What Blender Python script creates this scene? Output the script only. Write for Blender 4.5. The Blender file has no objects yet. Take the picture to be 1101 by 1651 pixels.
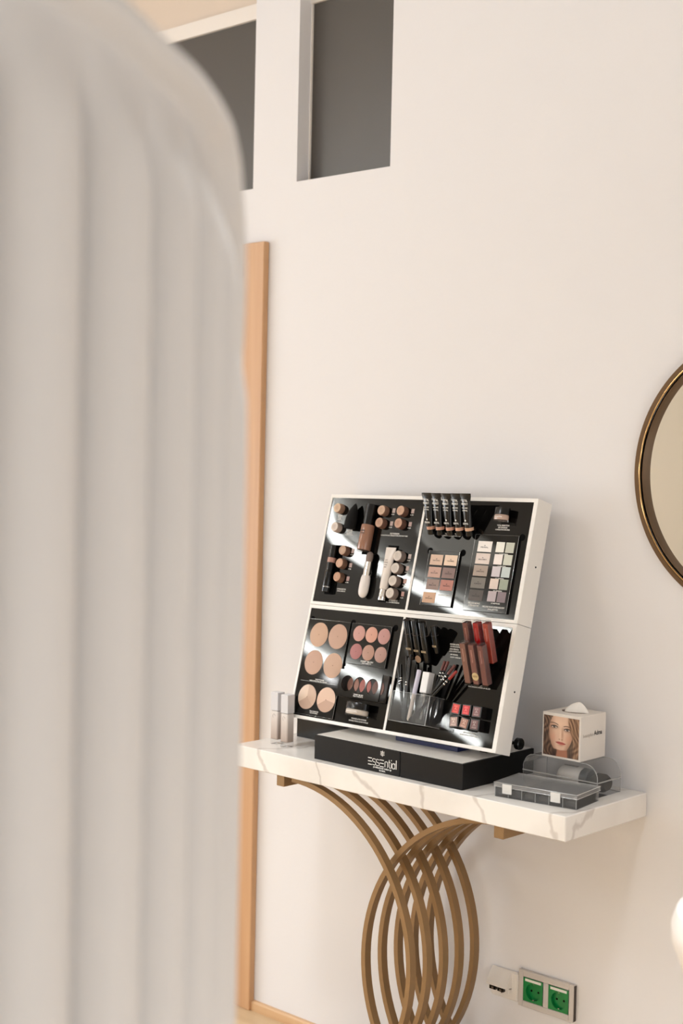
import bpy, math, random
from mathutils import Matrix, Vector
random.seed(7)
SC = bpy.context.scene
COL = SC.collection
PI = math.pi

# ------------------------------------------------------------------ camera, world, light, exposure
cam_d = bpy.data.cameras.new('camera')
cam = bpy.data.objects.new('camera', cam_d)
COL.objects.link(cam)
cam.matrix_world = Matrix(((0.734696, -0.03943, 0.67725, 0.0),
                           (0.67804, 0.010332, -0.734952, -2.6886),
                           (0.021982, 0.999169, 0.034326, 1.5),
                           (0, 0, 0, 1)))
cam_d.sensor_fit = 'VERTICAL'
cam_d.sensor_height = 36.0
cam_d.sensor_width = 24.0
cam_d.lens = 50.0
cam_d.clip_start = 0.05
cam_d.dof.use_dof = True
cam_d.dof.focus_distance = 3.2
cam_d.dof.aperture_fstop = 2.8
SC.camera = cam

world = bpy.data.worlds.new('world')
SC.world = world
world.use_nodes = True
world.node_tree.nodes['Background'].inputs[0].default_value = (0.9, 0.93, 1.0, 1)
world.node_tree.nodes['Background'].inputs[1].default_value = 0.6

SC.view_settings.view_transform = 'Standard'
SC.view_settings.look = 'None'
SC.view_settings.gamma = 1
SC.view_settings.use_curve_mapping = False
SC.view_settings.exposure = 0.03

STRIP_EMIT = 40.0
def area(name, loc, target, sx, sy, power, col=(1, 0.93, 0.86)):
    l = bpy.data.lights.new(name, 'AREA')
    l.shape = 'RECTANGLE'; l.size = sx; l.size_y = sy
    l.energy = power; l.color = col
    o = bpy.data.objects.new(name, l)
    COL.objects.link(o)
    o.location = loc
    o.rotation_euler = (Vector(target) - Vector(loc)).to_track_quat('-Z', 'Y').to_euler()
    return o
area('ceiling_fill', (-1.2, -4.4, 2.86), (-1.2, -3.6, 0), 3.0, 1.2, 5, (0.92, 0.96, 1.0))  # added broad overhead fill, not a real panel fitting
area('ceiling_key_light', (-3.5, -2.2, 2.84), (-2.1, -0.1, 1.1), 0.5, 0.5, 13, (0.95, 0.96, 1.0))
area('daylight_left', (-8.9, -3.4, 0.95), (-2.2, 0.0, 0.3), 3.4, 1.4, 160, (0.84, 0.92, 1.0))
area('front_fill', (-0.9, -7.6, 0.8), (-1.6, 0.0, 0.3), 3.2, 1.3, 58, (0.84, 0.925, 1.0))  # fill added behind the camera; that wall has no window
area('right_fill', (1.22, -1.9, 0.85), (-1.6, -0.6, 0.6), 2.4, 1.4, 29, (0.84, 0.925, 1.0))  # added fill to brighten the screen and right-facing sides
for _x, _y in ((-1.1, -1.25), (-2.5, -1.3), (0.2, -1.4)):
    _l = area('floor_bounce_fill', (_x, _y, 2.87), (_x, _y, 0), 0.3, 0.3, 10, (0.90, 0.96, 1.0))  # added fill: brightens the floor so it bounces onto the lower wall
    _l.data.spread = math.radians(70)

# ------------------------------------------------------------------ materials
def mat(name, col, rough=0.5, metal=0.0, spec=0.5, emit=None, coat=0.0, bump=None, vary=None):
    m = bpy.data.materials.new(name); m.use_nodes = True
    nt = m.node_tree; b = nt.nodes['Principled BSDF']
    b.inputs['Base Color'].default_value = (*col, 1)
    b.inputs['Roughness'].default_value = rough
    b.inputs['Metallic'].default_value = metal
    b.inputs['Specular IOR Level'].default_value = spec
    b.inputs['Coat Weight'].default_value = coat
    if emit:
        b.inputs['Emission Color'].default_value = (*emit[0], 1)
        b.inputs['Emission Strength'].default_value = emit[1]
    if bump or vary:
        tc = nt.nodes.new('ShaderNodeTexCoord')
    if bump:
        sc, st = bump
        n = nt.nodes.new('ShaderNodeTexNoise'); n.inputs['Scale'].default_value = sc; n.inputs['Detail'].default_value = 3
        bp = nt.nodes.new('ShaderNodeBump'); bp.inputs['Strength'].default_value = st; bp.inputs['Distance'].default_value = 0.002
        nt.links.new(tc.outputs['Object'], n.inputs['Vector'])
        nt.links.new(n.outputs['Fac'], bp.inputs['Height'])
        nt.links.new(bp.outputs['Normal'], b.inputs['Normal'])
    if vary:
        sc, col2 = vary
        n = nt.nodes.new('ShaderNodeTexNoise'); n.inputs['Scale'].default_value = sc; n.inputs['Detail'].default_value = 4
        mx = nt.nodes.new('ShaderNodeMix'); mx.data_type = 'RGBA'
        mx.inputs[6].default_value = (*col, 1); mx.inputs[7].default_value = (*col2, 1)
        nt.links.new(tc.outputs['Object'], n.inputs['Vector'])
        nt.links.new(n.outputs['Fac'], mx.inputs[0])
        nt.links.new(mx.outputs[2], b.inputs['Base Color'])
    return m

def srgb(r, g, b):
    f = lambda c: (c / 255 / 12.92) if c / 255 <= 0.04045 else ((c / 255 + 0.055) / 1.055) ** 2.4
    return (f(r), f(g), f(b))

_mc = {}
def cm(r, g, b, rough=0.5, metal=0.0, spec=0.5, coat=0.0):
    l_ = .3 * r + .59 * g + .11 * b
    if r < 250 and r > b + 15 and not (r > 140 and g < 60): r, g, b = [int(round(q + (l_ - q) * .25)) for q in (r, g, b)]
    k = (r, g, b, rough, metal, spec, coat)
    if k not in _mc:
        _mc[k] = mat('colour_%d_%d_%d' % (r, g, b), srgb(r, g, b), rough, metal, spec, coat=coat)
    return _mc[k]

M_WALL = mat('wall_paint', srgb(234, 231, 231), 0.85, bump=(90, 0.12))
M_CEIL = mat('ceiling_paint', srgb(236, 234, 231), 0.9)
M_WHITE = mat('white_lacquer', srgb(240, 236, 230), 0.35)
M_FRAMEWH = mat('white_window_frame', srgb(238, 230, 222), 0.4)
M_FABRIC = mat('greige_upholstery', srgb(208, 203, 199), 0.95, spec=0.2, bump=(400, 0.2))
M_GLOSSBLK = mat('gloss_black_board', srgb(10, 9, 8), 0.02, spec=0.32)
M_BLACK = mat('black_plastic', srgb(8, 8, 7), 0.2, spec=0.4)
M_BLACKBOX = mat('black_box_board', srgb(12, 10, 9), 0.4, spec=0.25, vary=(40, srgb(18, 15, 13)))
M_SILVERTOP = mat('glossy_pale_top', srgb(232, 227, 220), 0.2)
M_BRASS = mat('brushed_antique_gold', srgb(146, 116, 80), 0.42, metal=0.5, bump=(300, 0.1))
M_MIRFR = mat('mirror_antique_gold', srgb(104, 78, 50), 0.4, metal=0.5)
M_MIRROR = mat('mirror_glass', (0.86, 0.86, 0.84), 0.01, metal=1.0)
M_PRINT = mat('white_print', srgb(235, 232, 226), 0.6)
M_PRINTDK = mat('dark_print', srgb(40, 30, 28), 0.6)
M_CHROME = mat('chrome', srgb(225, 222, 218), 0.12, metal=1.0)
M_PLATEWH = mat('switch_plate_white', srgb(238, 232, 225), 0.3)
M_PLATEGR = mat('switch_plate_grey', srgb(205, 198, 192), 0.3)
M_GREEN = mat('green_socket', srgb(0, 128, 62), 0.3)
M_DARKGLASS = mat('tinted_pane', srgb(80, 75, 70), 0.35, bump=(500, 0.1))

def clear_mat(name, tint=(0.95, 0.95, 0.95), haze=0.06, gl=0.12):
    m = bpy.data.materials.new(name); m.use_nodes = True
    nt = m.node_tree; nt.nodes.clear()
    out = nt.nodes.new('ShaderNodeOutputMaterial')
    tr = nt.nodes.new('ShaderNodeBsdfTransparent'); tr.inputs[0].default_value = (*tint, 1)
    df = nt.nodes.new('ShaderNodeBsdfDiffuse'); df.inputs[0].default_value = (0.85, 0.84, 0.82, 1)
    g = nt.nodes.new('ShaderNodeBsdfGlossy'); g.inputs['Roughness'].default_value = 0.08
    lw = nt.nodes.new('ShaderNodeLayerWeight'); lw.inputs[0].default_value = gl
    m1 = nt.nodes.new('ShaderNodeMixShader'); m1.inputs[0].default_value = haze
    m2 = nt.nodes.new('ShaderNodeMixShader')
    nt.links.new(tr.outputs[0], m1.inputs[1]); nt.links.new(df.outputs[0], m1.inputs[2])
    nt.links.new(lw.outputs['Fresnel'], m2.inputs[0])
    nt.links.new(m1.outputs[0], m2.inputs[1]); nt.links.new(g.outputs[0], m2.inputs[2])
    nt.links.new(m2.outputs[0], out.inputs[0])
    return m
M_CLEAR = clear_mat('clear_plastic', (0.95, 0.95, 0.95), 0.06, 0.12)
M_ACRYL = clear_mat('clear_acrylic', (0.96, 0.96, 0.96), 0.03, 0.08)
M_LID = clear_mat('hazy_plastic_lid', (0.97, 0.97, 0.97), 0.22, 0.15)
M_CLEAREDGE = clear_mat('clear_plastic_rim', (0.9, 0.9, 0.9), 0.4, 0.3)

def marble():
    m = bpy.data.materials.new('white_marble'); m.use_nodes = True
    nt = m.node_tree; b = nt.nodes['Principled BSDF']; L = nt.links
    b.inputs['Roughness'].default_value = 0.22
    tc = nt.nodes.new('ShaderNodeTexCoord')
    mp = nt.nodes.new('ShaderNodeMapping'); mp.inputs['Rotation'].default_value = (0.3, 0.5, 0.6)
    w = nt.nodes.new('ShaderNodeTexWave'); w.inputs['Scale'].default_value = 2.6
    w.inputs['Distortion'].default_value = 5.0; w.inputs['Detail'].default_value = 5; w.inputs['Detail Scale'].default_value = 1.6
    r = nt.nodes.new('ShaderNodeValToRGB')
    r.color_ramp.elements[0].position = 0.0; r.color_ramp.elements[0].color = (*srgb(214, 206, 199), 1)
    r.color_ramp.elements[1].position = 0.018; r.color_ramp.elements[1].color = (*srgb(240, 235, 229), 1)
    n = nt.nodes.new('ShaderNodeTexNoise'); n.inputs['Scale'].default_value = 5; n.inputs['Detail'].default_value = 5
    r2 = nt.nodes.new('ShaderNodeValToRGB')
    r2.color_ramp.elements[0].position = 0.35; r2.color_ramp.elements[0].color = (0.9, 0.89, 0.88, 1)
    r2.color_ramp.elements[1].position = 0.6; r2.color_ramp.elements[1].color = (1, 1, 1, 1)
    mx = nt.nodes.new('ShaderNodeMix'); mx.data_type = 'RGBA'; mx.blend_type = 'MULTIPLY'; mx.inputs[0].default_value = 1
    L.new(tc.outputs['Object'], mp.inputs[0]); L.new(mp.outputs[0], w.inputs[0]); L.new(mp.outputs[0], n.inputs['Vector'])
    L.new(w.outputs['Fac'], r.inputs[0]); L.new(n.outputs['Fac'], r2.inputs[0])
    L.new(r.outputs[0], mx.inputs[6]); L.new(r2.outputs[0], mx.inputs[7])
    L.new(mx.outputs[2], b.inputs['Base Color'])
    return m
M_MARBLE = marble()

def wood(name, c1, c2, axis='Z', rough=0.4, planks=0):
    m = bpy.data.materials.new(name); m.use_nodes = True
    nt = m.node_tree; b = nt.nodes['Principled BSDF']; L = nt.links
    b.inputs['Roughness'].default_value = rough
    tc = nt.nodes.new('ShaderNodeTexCoord')
    mp = nt.nodes.new('ShaderNodeMapping')
    s = {'X': (1.2, 26, 26), 'Y': (26, 1.2, 26), 'Z': (26, 26, 1.2)}[axis]
    mp.inputs['Scale'].default_value = s
    n = nt.nodes.new('ShaderNodeTexNoise'); n.inputs['Scale'].default_value = 1.0; n.inputs['Detail'].default_value = 6
    n.inputs['Distortion'].default_value = 0.6
    r = nt.nodes.new('ShaderNodeValToRGB')
    r.color_ramp.elements[0].position = 0.3; r.color_ramp.elements[0].color = (*c1, 1)
    r.color_ramp.elements[1].position = 0.7; r.color_ramp.elements[1].color = (*c2, 1)
    L.new(tc.outputs['Object'], mp.inputs[0]); L.new(mp.outputs[0], n.inputs['Vector']); L.new(n.outputs['Fac'], r.inputs[0])
    if planks:
        br = nt.nodes.new('ShaderNodeTexBrick')
        br.inputs['Scale'].default_value = 1.0; br.inputs['Brick Width'].default_value = 1.3
        br.inputs['Row Height'].default_value = planks; br.inputs['Mortar Size'].default_value = 0.0015
        br.inputs['Color1'].default_value = (1, 1, 1, 1); br.inputs['Color2'].default_value = (0.86, 0.84, 0.82, 1)
        br.inputs['Mortar'].default_value = (0.35, 0.28, 0.2, 1)
        mx = nt.nodes.new('ShaderNodeMix'); mx.data_type = 'RGBA'; mx.blend_type = 'MULTIPLY'; mx.inputs[0].default_value = 1
        L.new(tc.outputs['Object'], br.inputs['Vector']); L.new(r.outputs[0], mx.inputs[6]); L.new(br.outputs[0], mx.inputs[7])
        L.new(mx.outputs[2], b.inputs['Base Color'])
    else:
        L.new(r.outputs[0], b.inputs['Base Color'])
    return m
M_CASING = wood('beech_casing', srgb(196, 150, 108), srgb(208, 164, 122), 'Z', 0.4)
M_BASEB = wood('beech_baseboard', srgb(205, 162, 118), srgb(220, 182, 140), 'X', 0.4)
M_FLOOR = wood('oak_floor', srgb(208, 178, 138), srgb(232, 206, 170), 'X', 0.35, planks=0.14)
M_DOOR = wood('beech_door', srgb(198, 152, 108), srgb(212, 170, 126), 'Z', 0.4)

# ------------------------------------------------------------------ mesh helpers
class MB:
    def __init__(s): s.v = []; s.f = []; s.m = []; s.sm = []
    def add(s, vs, fs, M=None, mi=0, smooth=False):
        o = len(s.v)
        for p in vs:
            p = Vector(p)
            if M is not None: p = M @ p
            s.v.append(tuple(p))
        for f in fs:
            s.f.append(tuple(o + i for i in f)); s.m.append(mi); s.sm.append(smooth)
        return s
    def box(s, x0, x1, y0, y1, z0, z1, M=None, mi=0, bev=0.0):
        if x0 > x1: x0, x1 = x1, x0
        if y0 > y1: y0, y1 = y1, y0
        if z0 > z1: z0, z1 = z1, z0
        if bev <= 0:
            vs = [(x, y, z) for x in (x0, x1) for y in (y0, y1) for z in (z0, z1)]
            fs = [(0, 1, 3, 2), (4, 6, 7, 5), (0, 4, 5, 1), (2, 3, 7, 6), (0, 2, 6, 4), (1, 5, 7, 3)]
            return s.add(vs, fs, M, mi)
        b = min(bev, (x1 - x0) / 2.01, (y1 - y0) / 2.01, (z1 - z0) / 2.01)
        c = Vector(((x0 + x1) / 2, (y0 + y1) / 2, (z0 + z1) / 2)); h = Vector(((x1 - x0) / 2, (y1 - y0) / 2, (z1 - z0) / 2))
        vs = []; idx = {}
        for sx in (-1, 1):
            for sy in (-1, 1):
                for sz in (-1, 1):
                    for a in range(3):
                        q = [sx * (h[0] - b), sy * (h[1] - b), sz * (h[2] - b)]
                        q[a] = (sx, sy, sz)[a] * h[a]
                        idx[(sx, sy, sz, a)] = len(vs); vs.append((c[0] + q[0], c[1] + q[1], c[2] + q[2]))
        fs = []
        def quad(ks):
            f = [idx[k] for k in ks]
            p = [Vector(vs[i]) for i in f]
            n = (p[1] - p[0]).cross(p[2] - p[1]); ce = sum(p, Vector()) / len(p) - c
            if n.dot(ce) < 0: f.reverse()
            fs.append(tuple(f))
        for a in range(3):
            o1, o2 = [i for i in range(3) if i != a]
            for sg in (-1, 1):
                ks = []
                for (u, w) in ((-1, -1), (1, -1), (1, 1), (-1, 1)):
                    t = [0, 0, 0]; t[a] = sg; t[o1] = u; t[o2] = w; ks.append((*t, a))
                quad(ks)
            for u in (-1, 1):
                for w in (-1, 1):
                    t0 = [0, 0, 0]; t1 = [0, 0, 0]
                    t0[a] = -1; t1[a] = 1
                    for t in (t0, t1): t[o1] = u; t[o2] = w
                    quad([(*t0, o1), (*t1, o1), (*t1, o2), (*t0, o2)])
        for sx in (-1, 1):
            for sy in (-1, 1):
                for sz in (-1, 1): quad([(sx, sy, sz, 0), (sx, sy, sz, 1), (sx, sy, sz, 2)])
        return s.add(vs, fs, M, mi)
    def lathe(s, prof, M=None, n=24, mi=0, cap0=True, cap1=True, smooth=True, sx=1.0, sy=1.0):
        # profile (r, z) about local z
        vs = []; fs = []
        for r, z in prof:
            for i in range(n):
                a = 2 * PI * i / n
                vs.append((r * math.cos(a) * sx, r * math.sin(a) * sy, z))
        k = len(prof)
        for j in range(k - 1):
            for i in range(n):
                i2 = (i + 1) % n
                fs.append((j * n + i, j * n + i2, (j + 1) * n + i2, (j + 1) * n + i))
        if cap0: fs.append(tuple(range(n - 1, -1, -1)))
        if cap1: fs.append(tuple((k - 1) * n + i for i in range(n)))
        return s.add(vs, fs, M, mi, smooth)
    def prism(s, pts, y0, y1, M=None, mi=0, smooth=False):
        # outline pts (x, z) extruded along y
        n = len(pts)
        vs = [(p[0], y0, p[1]) for p in pts] + [(p[0], y1, p[1]) for p in pts]
        fs = [tuple(range(n)), tuple(range(2 * n - 1, n - 1, -1))]
        for i in range(n):
            j = (i + 1) % n
            fs.append((i, n + i, n + j, j))
        return s.add(vs, fs, M, mi, smooth)
    def bar(s, pts, hw, hd, closed=False, M=None, mi=0, smooth=True):
        # rectangular bar along a path in the xz plane; hw in-plane half width, hd half depth (y)
        n = len(pts); vs = []; fs = []
        for i, p in enumerate(pts):
            a = pts[(i - 1) % n] if (closed or i > 0) else p
            b = pts[(i + 1) % n] if (closed or i < n - 1) else p
            t = (Vector(b) - Vector(a)).normalized()
            nn = Vector((-t[2], 0, t[0]))
            P = Vector(p)
            for (u, w) in ((1, 1), (1, -1), (-1, -1), (-1, 1)):
                vs.append(tuple(P + nn * hw * u + Vector((0, hd * w, 0))))
        m = n if closed else n - 1
        for i in range(m):
            j = (i + 1) % n
            for k in range(4):
                k2 = (k + 1) % 4
                fs.append((i * 4 + k, i * 4 + k2, j * 4 + k2, j * 4 + k))
        if not closed:
            fs.append((3, 2, 1, 0)); e = (n - 1) * 4; fs.append((e, e + 1, e + 2, e + 3))
        return s.add(vs, fs, M, mi, smooth)
    def tube(s, pts, r, n=10, M=None, mi=0, caps=True, closed=False):
        vs = []; fs = []; N = len(pts)
        up = Vector((0.12, 0.31, 0.94)).normalized()
        for i, p in enumerate(pts):
            a = pts[(i - 1) % N] if (closed or i > 0) else p
            b = pts[(i + 1) % N] if (closed or i < N - 1) else p
            t = (Vector(b) - Vector(a)).normalized()
            x = t.cross(up).normalized(); y = t.cross(x).normalized()
            rr = r[i] if isinstance(r, (list, tuple)) else r
            for k in range(n):
                an = 2 * PI * k / n
                vs.append(tuple(Vector(p) + x * rr * math.cos(an) + y * rr * math.sin(an)))
        m = N if closed else N - 1
        for i in range(m):
            j = (i + 1) % N
            for k in range(n):
                k2 = (k + 1) % n
                fs.append((i * n + k2, i * n + k, j * n + k, j * n + k2))
        if caps and not closed:
            fs.append(tuple(range(n))); fs.append(tuple((N - 1) * n + k for k in range(n - 1, -1, -1)))
        return s.add(vs, fs, M, mi, True)

def T(x, y, z): return Matrix.Translation((x, y, z))
RX = lambda a: Matrix.Rotation(a, 4, 'X')
RY = lambda a: Matrix.Rotation(a, 4, 'Y')
RZ = lambda a: Matrix.Rotation(a, 4, 'Z')
AX_OUT = RX(PI / 2)          # local z -> -y (out of the panel)
I4 = Matrix.Identity(4)

def tag(o, label=None, cat=None, group=None, kind=None):
    if label: o['label'] = label
    if cat: o['category'] = cat
    if group: o['group'] = group
    if kind: o['kind'] = kind
    return o

def obj(name, mb, mats, parent=None, mw=None, label=None, cat=None, group=None, kind=None, angle=35):
    me = bpy.data.meshes.new(name)
    me.from_pydata(mb.v, [], mb.f)
    me.validate(clean_customdata=False)
    if len(me.polygons) == len(mb.f):
        for p, mi, sm in zip(me.polygons, mb.m, mb.sm):
            p.material_index = mi; p.use_smooth = sm
    if not isinstance(mats, (list, tuple)): mats = [mats]
    for m in mats: me.materials.append(m)
    if any(mb.sm): me.set_sharp_from_angle(angle=math.radians(angle))
    me.update()
    o = bpy.data.objects.new(name, me)
    COL.objects.link(o)
    if parent is not None: o.parent = parent
    if mw is not None:
        o.matrix_basis = mw
    return tag(o, label, cat, group, kind)

def thing(name, mw, label, cat, group=None):
    o = bpy.data.objects.new(name, None)
    o.empty_display_size = 0.02
    COL.objects.link(o)
    o.matrix_basis = mw
    return tag(o, label, cat, group)

_tc = {}
def text_mesh(s, bold=0.0):
    k = (s, bold)
    if k in _tc: return _tc[k]
    c = bpy.data.curves.new('lettering', 'FONT')
    c.body = s; c.size = 1.0; c.align_x = 'CENTER'; c.align_y = 'CENTER'; c.resolution_u = 2; c.offset = bold
    t = bpy.data.objects.new('lettering', c)
    COL.objects.link(t)
    dg = bpy.context.evaluated_depsgraph_get()
    me = bpy.data.meshes.new_from_object(t.evaluated_get(dg))
    vs = [tuple(v.co) for v in me.vertices]; fs = [tuple(p.vertices) for p in me.polygons]
    bpy.data.objects.remove(t); bpy.data.curves.remove(c); bpy.data.meshes.remove(me)
    xs = [v[0] for v in vs] or [0, 1]
    _tc[k] = (vs, fs, max(xs) - min(xs), (max(xs) + min(xs)) / 2)
    return _tc[k]
def add_text(mb, s, x, z, size, y=-0.0003, M=None, width=None, mi=0, bold=0.028):
    # lettering standing in the local xz plane, read from -y
    vs, fs, w, cx = text_mesh(s, bold)
    sx = size if width is None else width / w
    mb.add([((v[0] - cx) * sx + x, y, v[1] * size + z) for v in vs], fs, M, mi)

# ------------------------------------------------------------------ the room
X0, X1, YF, ZC = -9.6, 1.3, -8.0, 2.9
def struct(name, mb, m, **k): return obj(name, mb, m, kind='structure', **k)
fl = MB(); fl.box(X0, X1, YF, 0.0, -0.05, 0.0); struct('floor', fl, M_FLOOR)
ce = MB(); ce.box(X0, X1, YF, 0.15, ZC, ZC + 0.05); struct('ceiling', ce, M_CEIL)
# back wall with a door opening and two high window openings
W = MB()
OP1, OP2, OZ0, OZ1 = (-3.74, -2.831), (-2.665, -2.339), 2.24, 2.757
DX0, DX1, DZ = -3.70, -2.842, 2.02
def wl(x0, x1, z0, z1): W.box(x0, x1, 0.0, 0.15, z0, z1)
wl(X0, OP1[0], 0, ZC); W.box(OP1[0], OP1[1], 0.058, 0.15, OZ0, OZ1); wl(OP1[0], DX0, 0, OZ0); wl(DX0, DX1, DZ, OZ0); wl(DX1, X1, 0, OZ0)
wl(OP1[1], X1, OZ1, ZC); wl(OP1[1], OP2[0], OZ0, OZ1); wl(OP2[1], X1, OZ0, OZ1)
struct('wall_back', W, M_WALL)
w = MB(); w.box(OP1[0], OP1[1], 0.05, 0.15, OZ1, ZC); struct('wall_above_window', w, mat('shaded_beige_paint', srgb(222, 205, 188), 0.85))  # recessed wall, its shade mixed into the beige colour
w = MB(); w.box(X0 - 0.1, X0, YF, 0.15, 0, ZC); struct('wall_left', w, M_WALL)
w = MB(); w.box(X1, X1 + 0.1, YF, 0.15, 0, ZC); struct('wall_right', w, M_WALL)
# front wall with a wide doorway seen in the mirror
w = MB(); w.box(X0, X1, YF - 0.1, YF, 0, ZC); struct('wall_front', w, mat('warm_wall_paint', srgb(222, 214, 202), 0.85))

def window_unit(name, x0, x1):
    g = MB(); g.box(x0, x1, 0.049, 0.055, OZ0, OZ1 - 0.04)
    o = struct(name, g, M_DARKGLASS)
    f = MB()
    f.box(x0, x1, 0.040, 0.058, OZ1 - 0.042, OZ1)
    f.box(x0, x1, 0.046, 0.058, OZ0, OZ0 + 0.0)
    f.box(x0, x0 + 0.004, 0.044, 0.058, OZ0, OZ1 - 0.042)
    f.box(x1 - 0.004, x1, 0.044, 0.058, OZ0, OZ1 - 0.042)
    obj('window_frame', f, M_FRAMEWH, parent=o)
    return o
window_unit('window_1', *OP1)
window_unit('window_2', *OP2)
# door, casing and baseboard
d = MB(); d.box(DX0 + 0.002, DX1 - 0.002, 0.03, 0.07, 0.005, DZ - 0.002); dr = struct('door_1', d, M_DOOR)
h = MB(); h.lathe([(0.024, 0), (0.024, 0.006), (0.008, 0.008), (0.008, 0.04)], T(-3.62, 0.03, 1.02) @ AX_OUT)
h.tube([(-3.62, -0.01, 1.02), (-3.50, -0.012, 1.02)], 0.008); obj('door_handle', h, M_CHROME, parent=dr)
c = MB()
c.box(-2.842, -2.762, -0.02, 0.0, 0.0, 2.09, bev=0.002)
c.box(-3.78, -3.70, -0.02, 0.0, 0.0, 2.09, bev=0.002)
c.box(-3.70, -2.842, -0.0198, 0.0, 2.01, 2.09, bev=0.002)
struct('trim_1', c, M_CASING)
b = MB(); b.prism([(0, 0)] and [(-0.0125, 0), (0, 0), (0, 0.026), (-0.009, 0.026), (-0.0125, 0.021)], -2.762, 1.3, M=Matrix(((0, 1, 0, 0), (1, 0, 0, 0), (0, 0, 1, 0), (0, 0, 0, 1))))
struct('baseboard_back', b, M_BASEB)
b = MB(); b.box(X0, -3.78, -0.0125, 0, 0, 0.026); struct('baseboard_left', b, M_BASEB)
# doorway in the front wall, seen only in the mirror
c = MB(); c.box(-5.9, -5.8, YF, YF + 0.02, 0, 2.15); c.box(-4.9, -4.8, YF, YF + 0.02, 0, 2.15); c.box(-5.9, -4.8, YF, YF + 0.02, 2.15, 2.25)
d = MB(); d.box(-5.8, -4.9, YF, YF + 0.015, 0, 2.15); dd = struct('door_2', d, cm(214, 206, 194, 0.5)); obj('door_frame', c, cm(228, 220, 208, 0.5), parent=dd)

# curved light strips and round lamps under the ceiling (seen mirrored in the glossy boards)
M_STRIP = mat('lamp_diffuser', (1, 1, 1), 0.5, emit=((0.97, 1.0, 0.97), STRIP_EMIT))
def smooth_path(P, n=8):
    out = []
    for i in range(len(P) - 1):
        p0, p1, p2, p3 = [Vector(P[max(0, min(len(P) - 1, i + k))]) for k in (-1, 0, 1, 2)]
        for k in range(n):
            t = k / n
            out.append(tuple(.5 * ((2 * p1) + (p2 - p0) * t + (2 * p0 - 5 * p1 + 4 * p2 - p3) * t * t + (3 * p1 - p0 - 3 * p2 + p3) * t ** 3)))
    return out + [tuple(P[-1])]
def light_strip(P, z, r, label):
    path = smooth_path([(x, y, 0) for x, y in P])
    t = thing('ceiling_light_strip', T(0, 0, z), label, 'lamp')
    m = MB(); m.tube(path, r, 12); obj('diffuser', m, M_STRIP, t)
    m = MB(); m.tube([(p[0], p[1], p[2] + r * 1.15) for p in path], r * .55, 8); obj('housing', m, M_WHITE, t)
    for k in (4, len(path) // 2, len(path) - 5):
        m = MB(); m.tube([(path[k][0], path[k][1], r), (path[k][0], path[k][1] + .0001, ZC - z)], 0.002, 6); obj('suspension_wire', m, M_CHROME, t)
light_strip([(-5.635, -2.718), (-5.791, -2.905), (-5.93, -3.086), (-6.04, -3.29), (-6.045, -3.485), (-5.985, -3.634), (-5.919, -3.769), (-5.85, -3.90), (-5.79, -4.05), (-5.73, -4.235), (-5.651, -4.399), (-5.536, -4.55)],
            2.84, 0.036, 'curved white light strip under the ceiling, mirrored as an arc in the upper display boards')
light_strip([(-8.12, -5.0), (-8.17, -5.366), (-8.044, -5.66), (-7.88, -6.02), (-7.77, -6.45), (-7.74, -6.804), (-7.764, -7.131)],
            2.84, 0.036, 'curved white light strip farther off, mirrored in the lower display boards')
def dome_lamp(x, y, R, em, label):
    t = thing('ceiling_lamp', T(x, y, ZC), label, 'lamp')
    m = MB(); m.lathe([(R * .55, -.06), (R * .85, -.045), (R, -.015)], None, 40, cap1=False)
    obj('shade', m, mat('frosted_lamp_shade', (1, 1, 1), .6, emit=((1.0, .98, .88), em)), t)
    m = MB(); m.lathe([(R * 1.02, -.015), (R * 1.02, 0)], None, 40); obj('rim', m, M_WHITE, t)
dome_lamp(-5.12, -3.33, .26, 3.0, 'dim frosted round ceiling lamp nearer the display')
dome_lamp(-6.75, -5.35, .34, 2.2, 'dim frosted round ceiling lamp farther from the display')
t = thing('ceiling_spotlight', T(-8.65, -6.08, ZC), 'small bright ceiling spotlight, mirrored as a white dot in the lower left board', 'lamp')
m = MB(); m.lathe([(.055, -.03), (.06, -.028)], None, 24, cap1=False); obj('lamp_lens', m, mat('spot_lens', (1, 1, 1), .5, emit=((1, 1, 1), 70)), t)
m = MB(); m.lathe([(.066, -.028), (.066, 0)], None, 24); obj('housing', m, M_WHITE, t)

# ------------------------------------------------------------------ tall channel-tufted screen in the foreground
CX, CY, RR = -1.3706, -2.0792, 0.499
A0 = math.radians(-23.97)
OUT = [(0, 1.885), (20, 1.868), (26.4, 1.861), (30, 1.856), (33.6, 1.850), (36.1, 1.843), (38.8, 1.836), (41.4, 1.831), (46.1, 1.824), (50.7, 1.815),
       (56.5, 1.800), (60, 1.781), (61.8, 1.762), (64, 1.742), (68, 1.70), (74, 1.62), (84, 1.44), (95, 1.22), (104, 1.08)]
def zt(th):
    t = max(0, abs(th) - 1.5)
    for (a, za), (b_, zb) in zip(OUT, OUT[1:]):
        if t <= b_: return .010 + za + (zb - za) * (t - a) / (b_ - a)
    return OUT[-1][1] + .010
VAL = [0, 11, 21.5, 31.6, 41.2, 49.0, 55.2, 62.5, 70, 78, 88, 98]
VAL = [-v for v in VAL[:0:-1]] + VAL
def bulge(th):
    for a, b_ in zip(VAL, VAL[1:]):
        if a <= th <= b_:
            u = (th - a) / (b_ - a)
            return abs(math.sin(PI * u)) ** 0.6
    return 0.0
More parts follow.
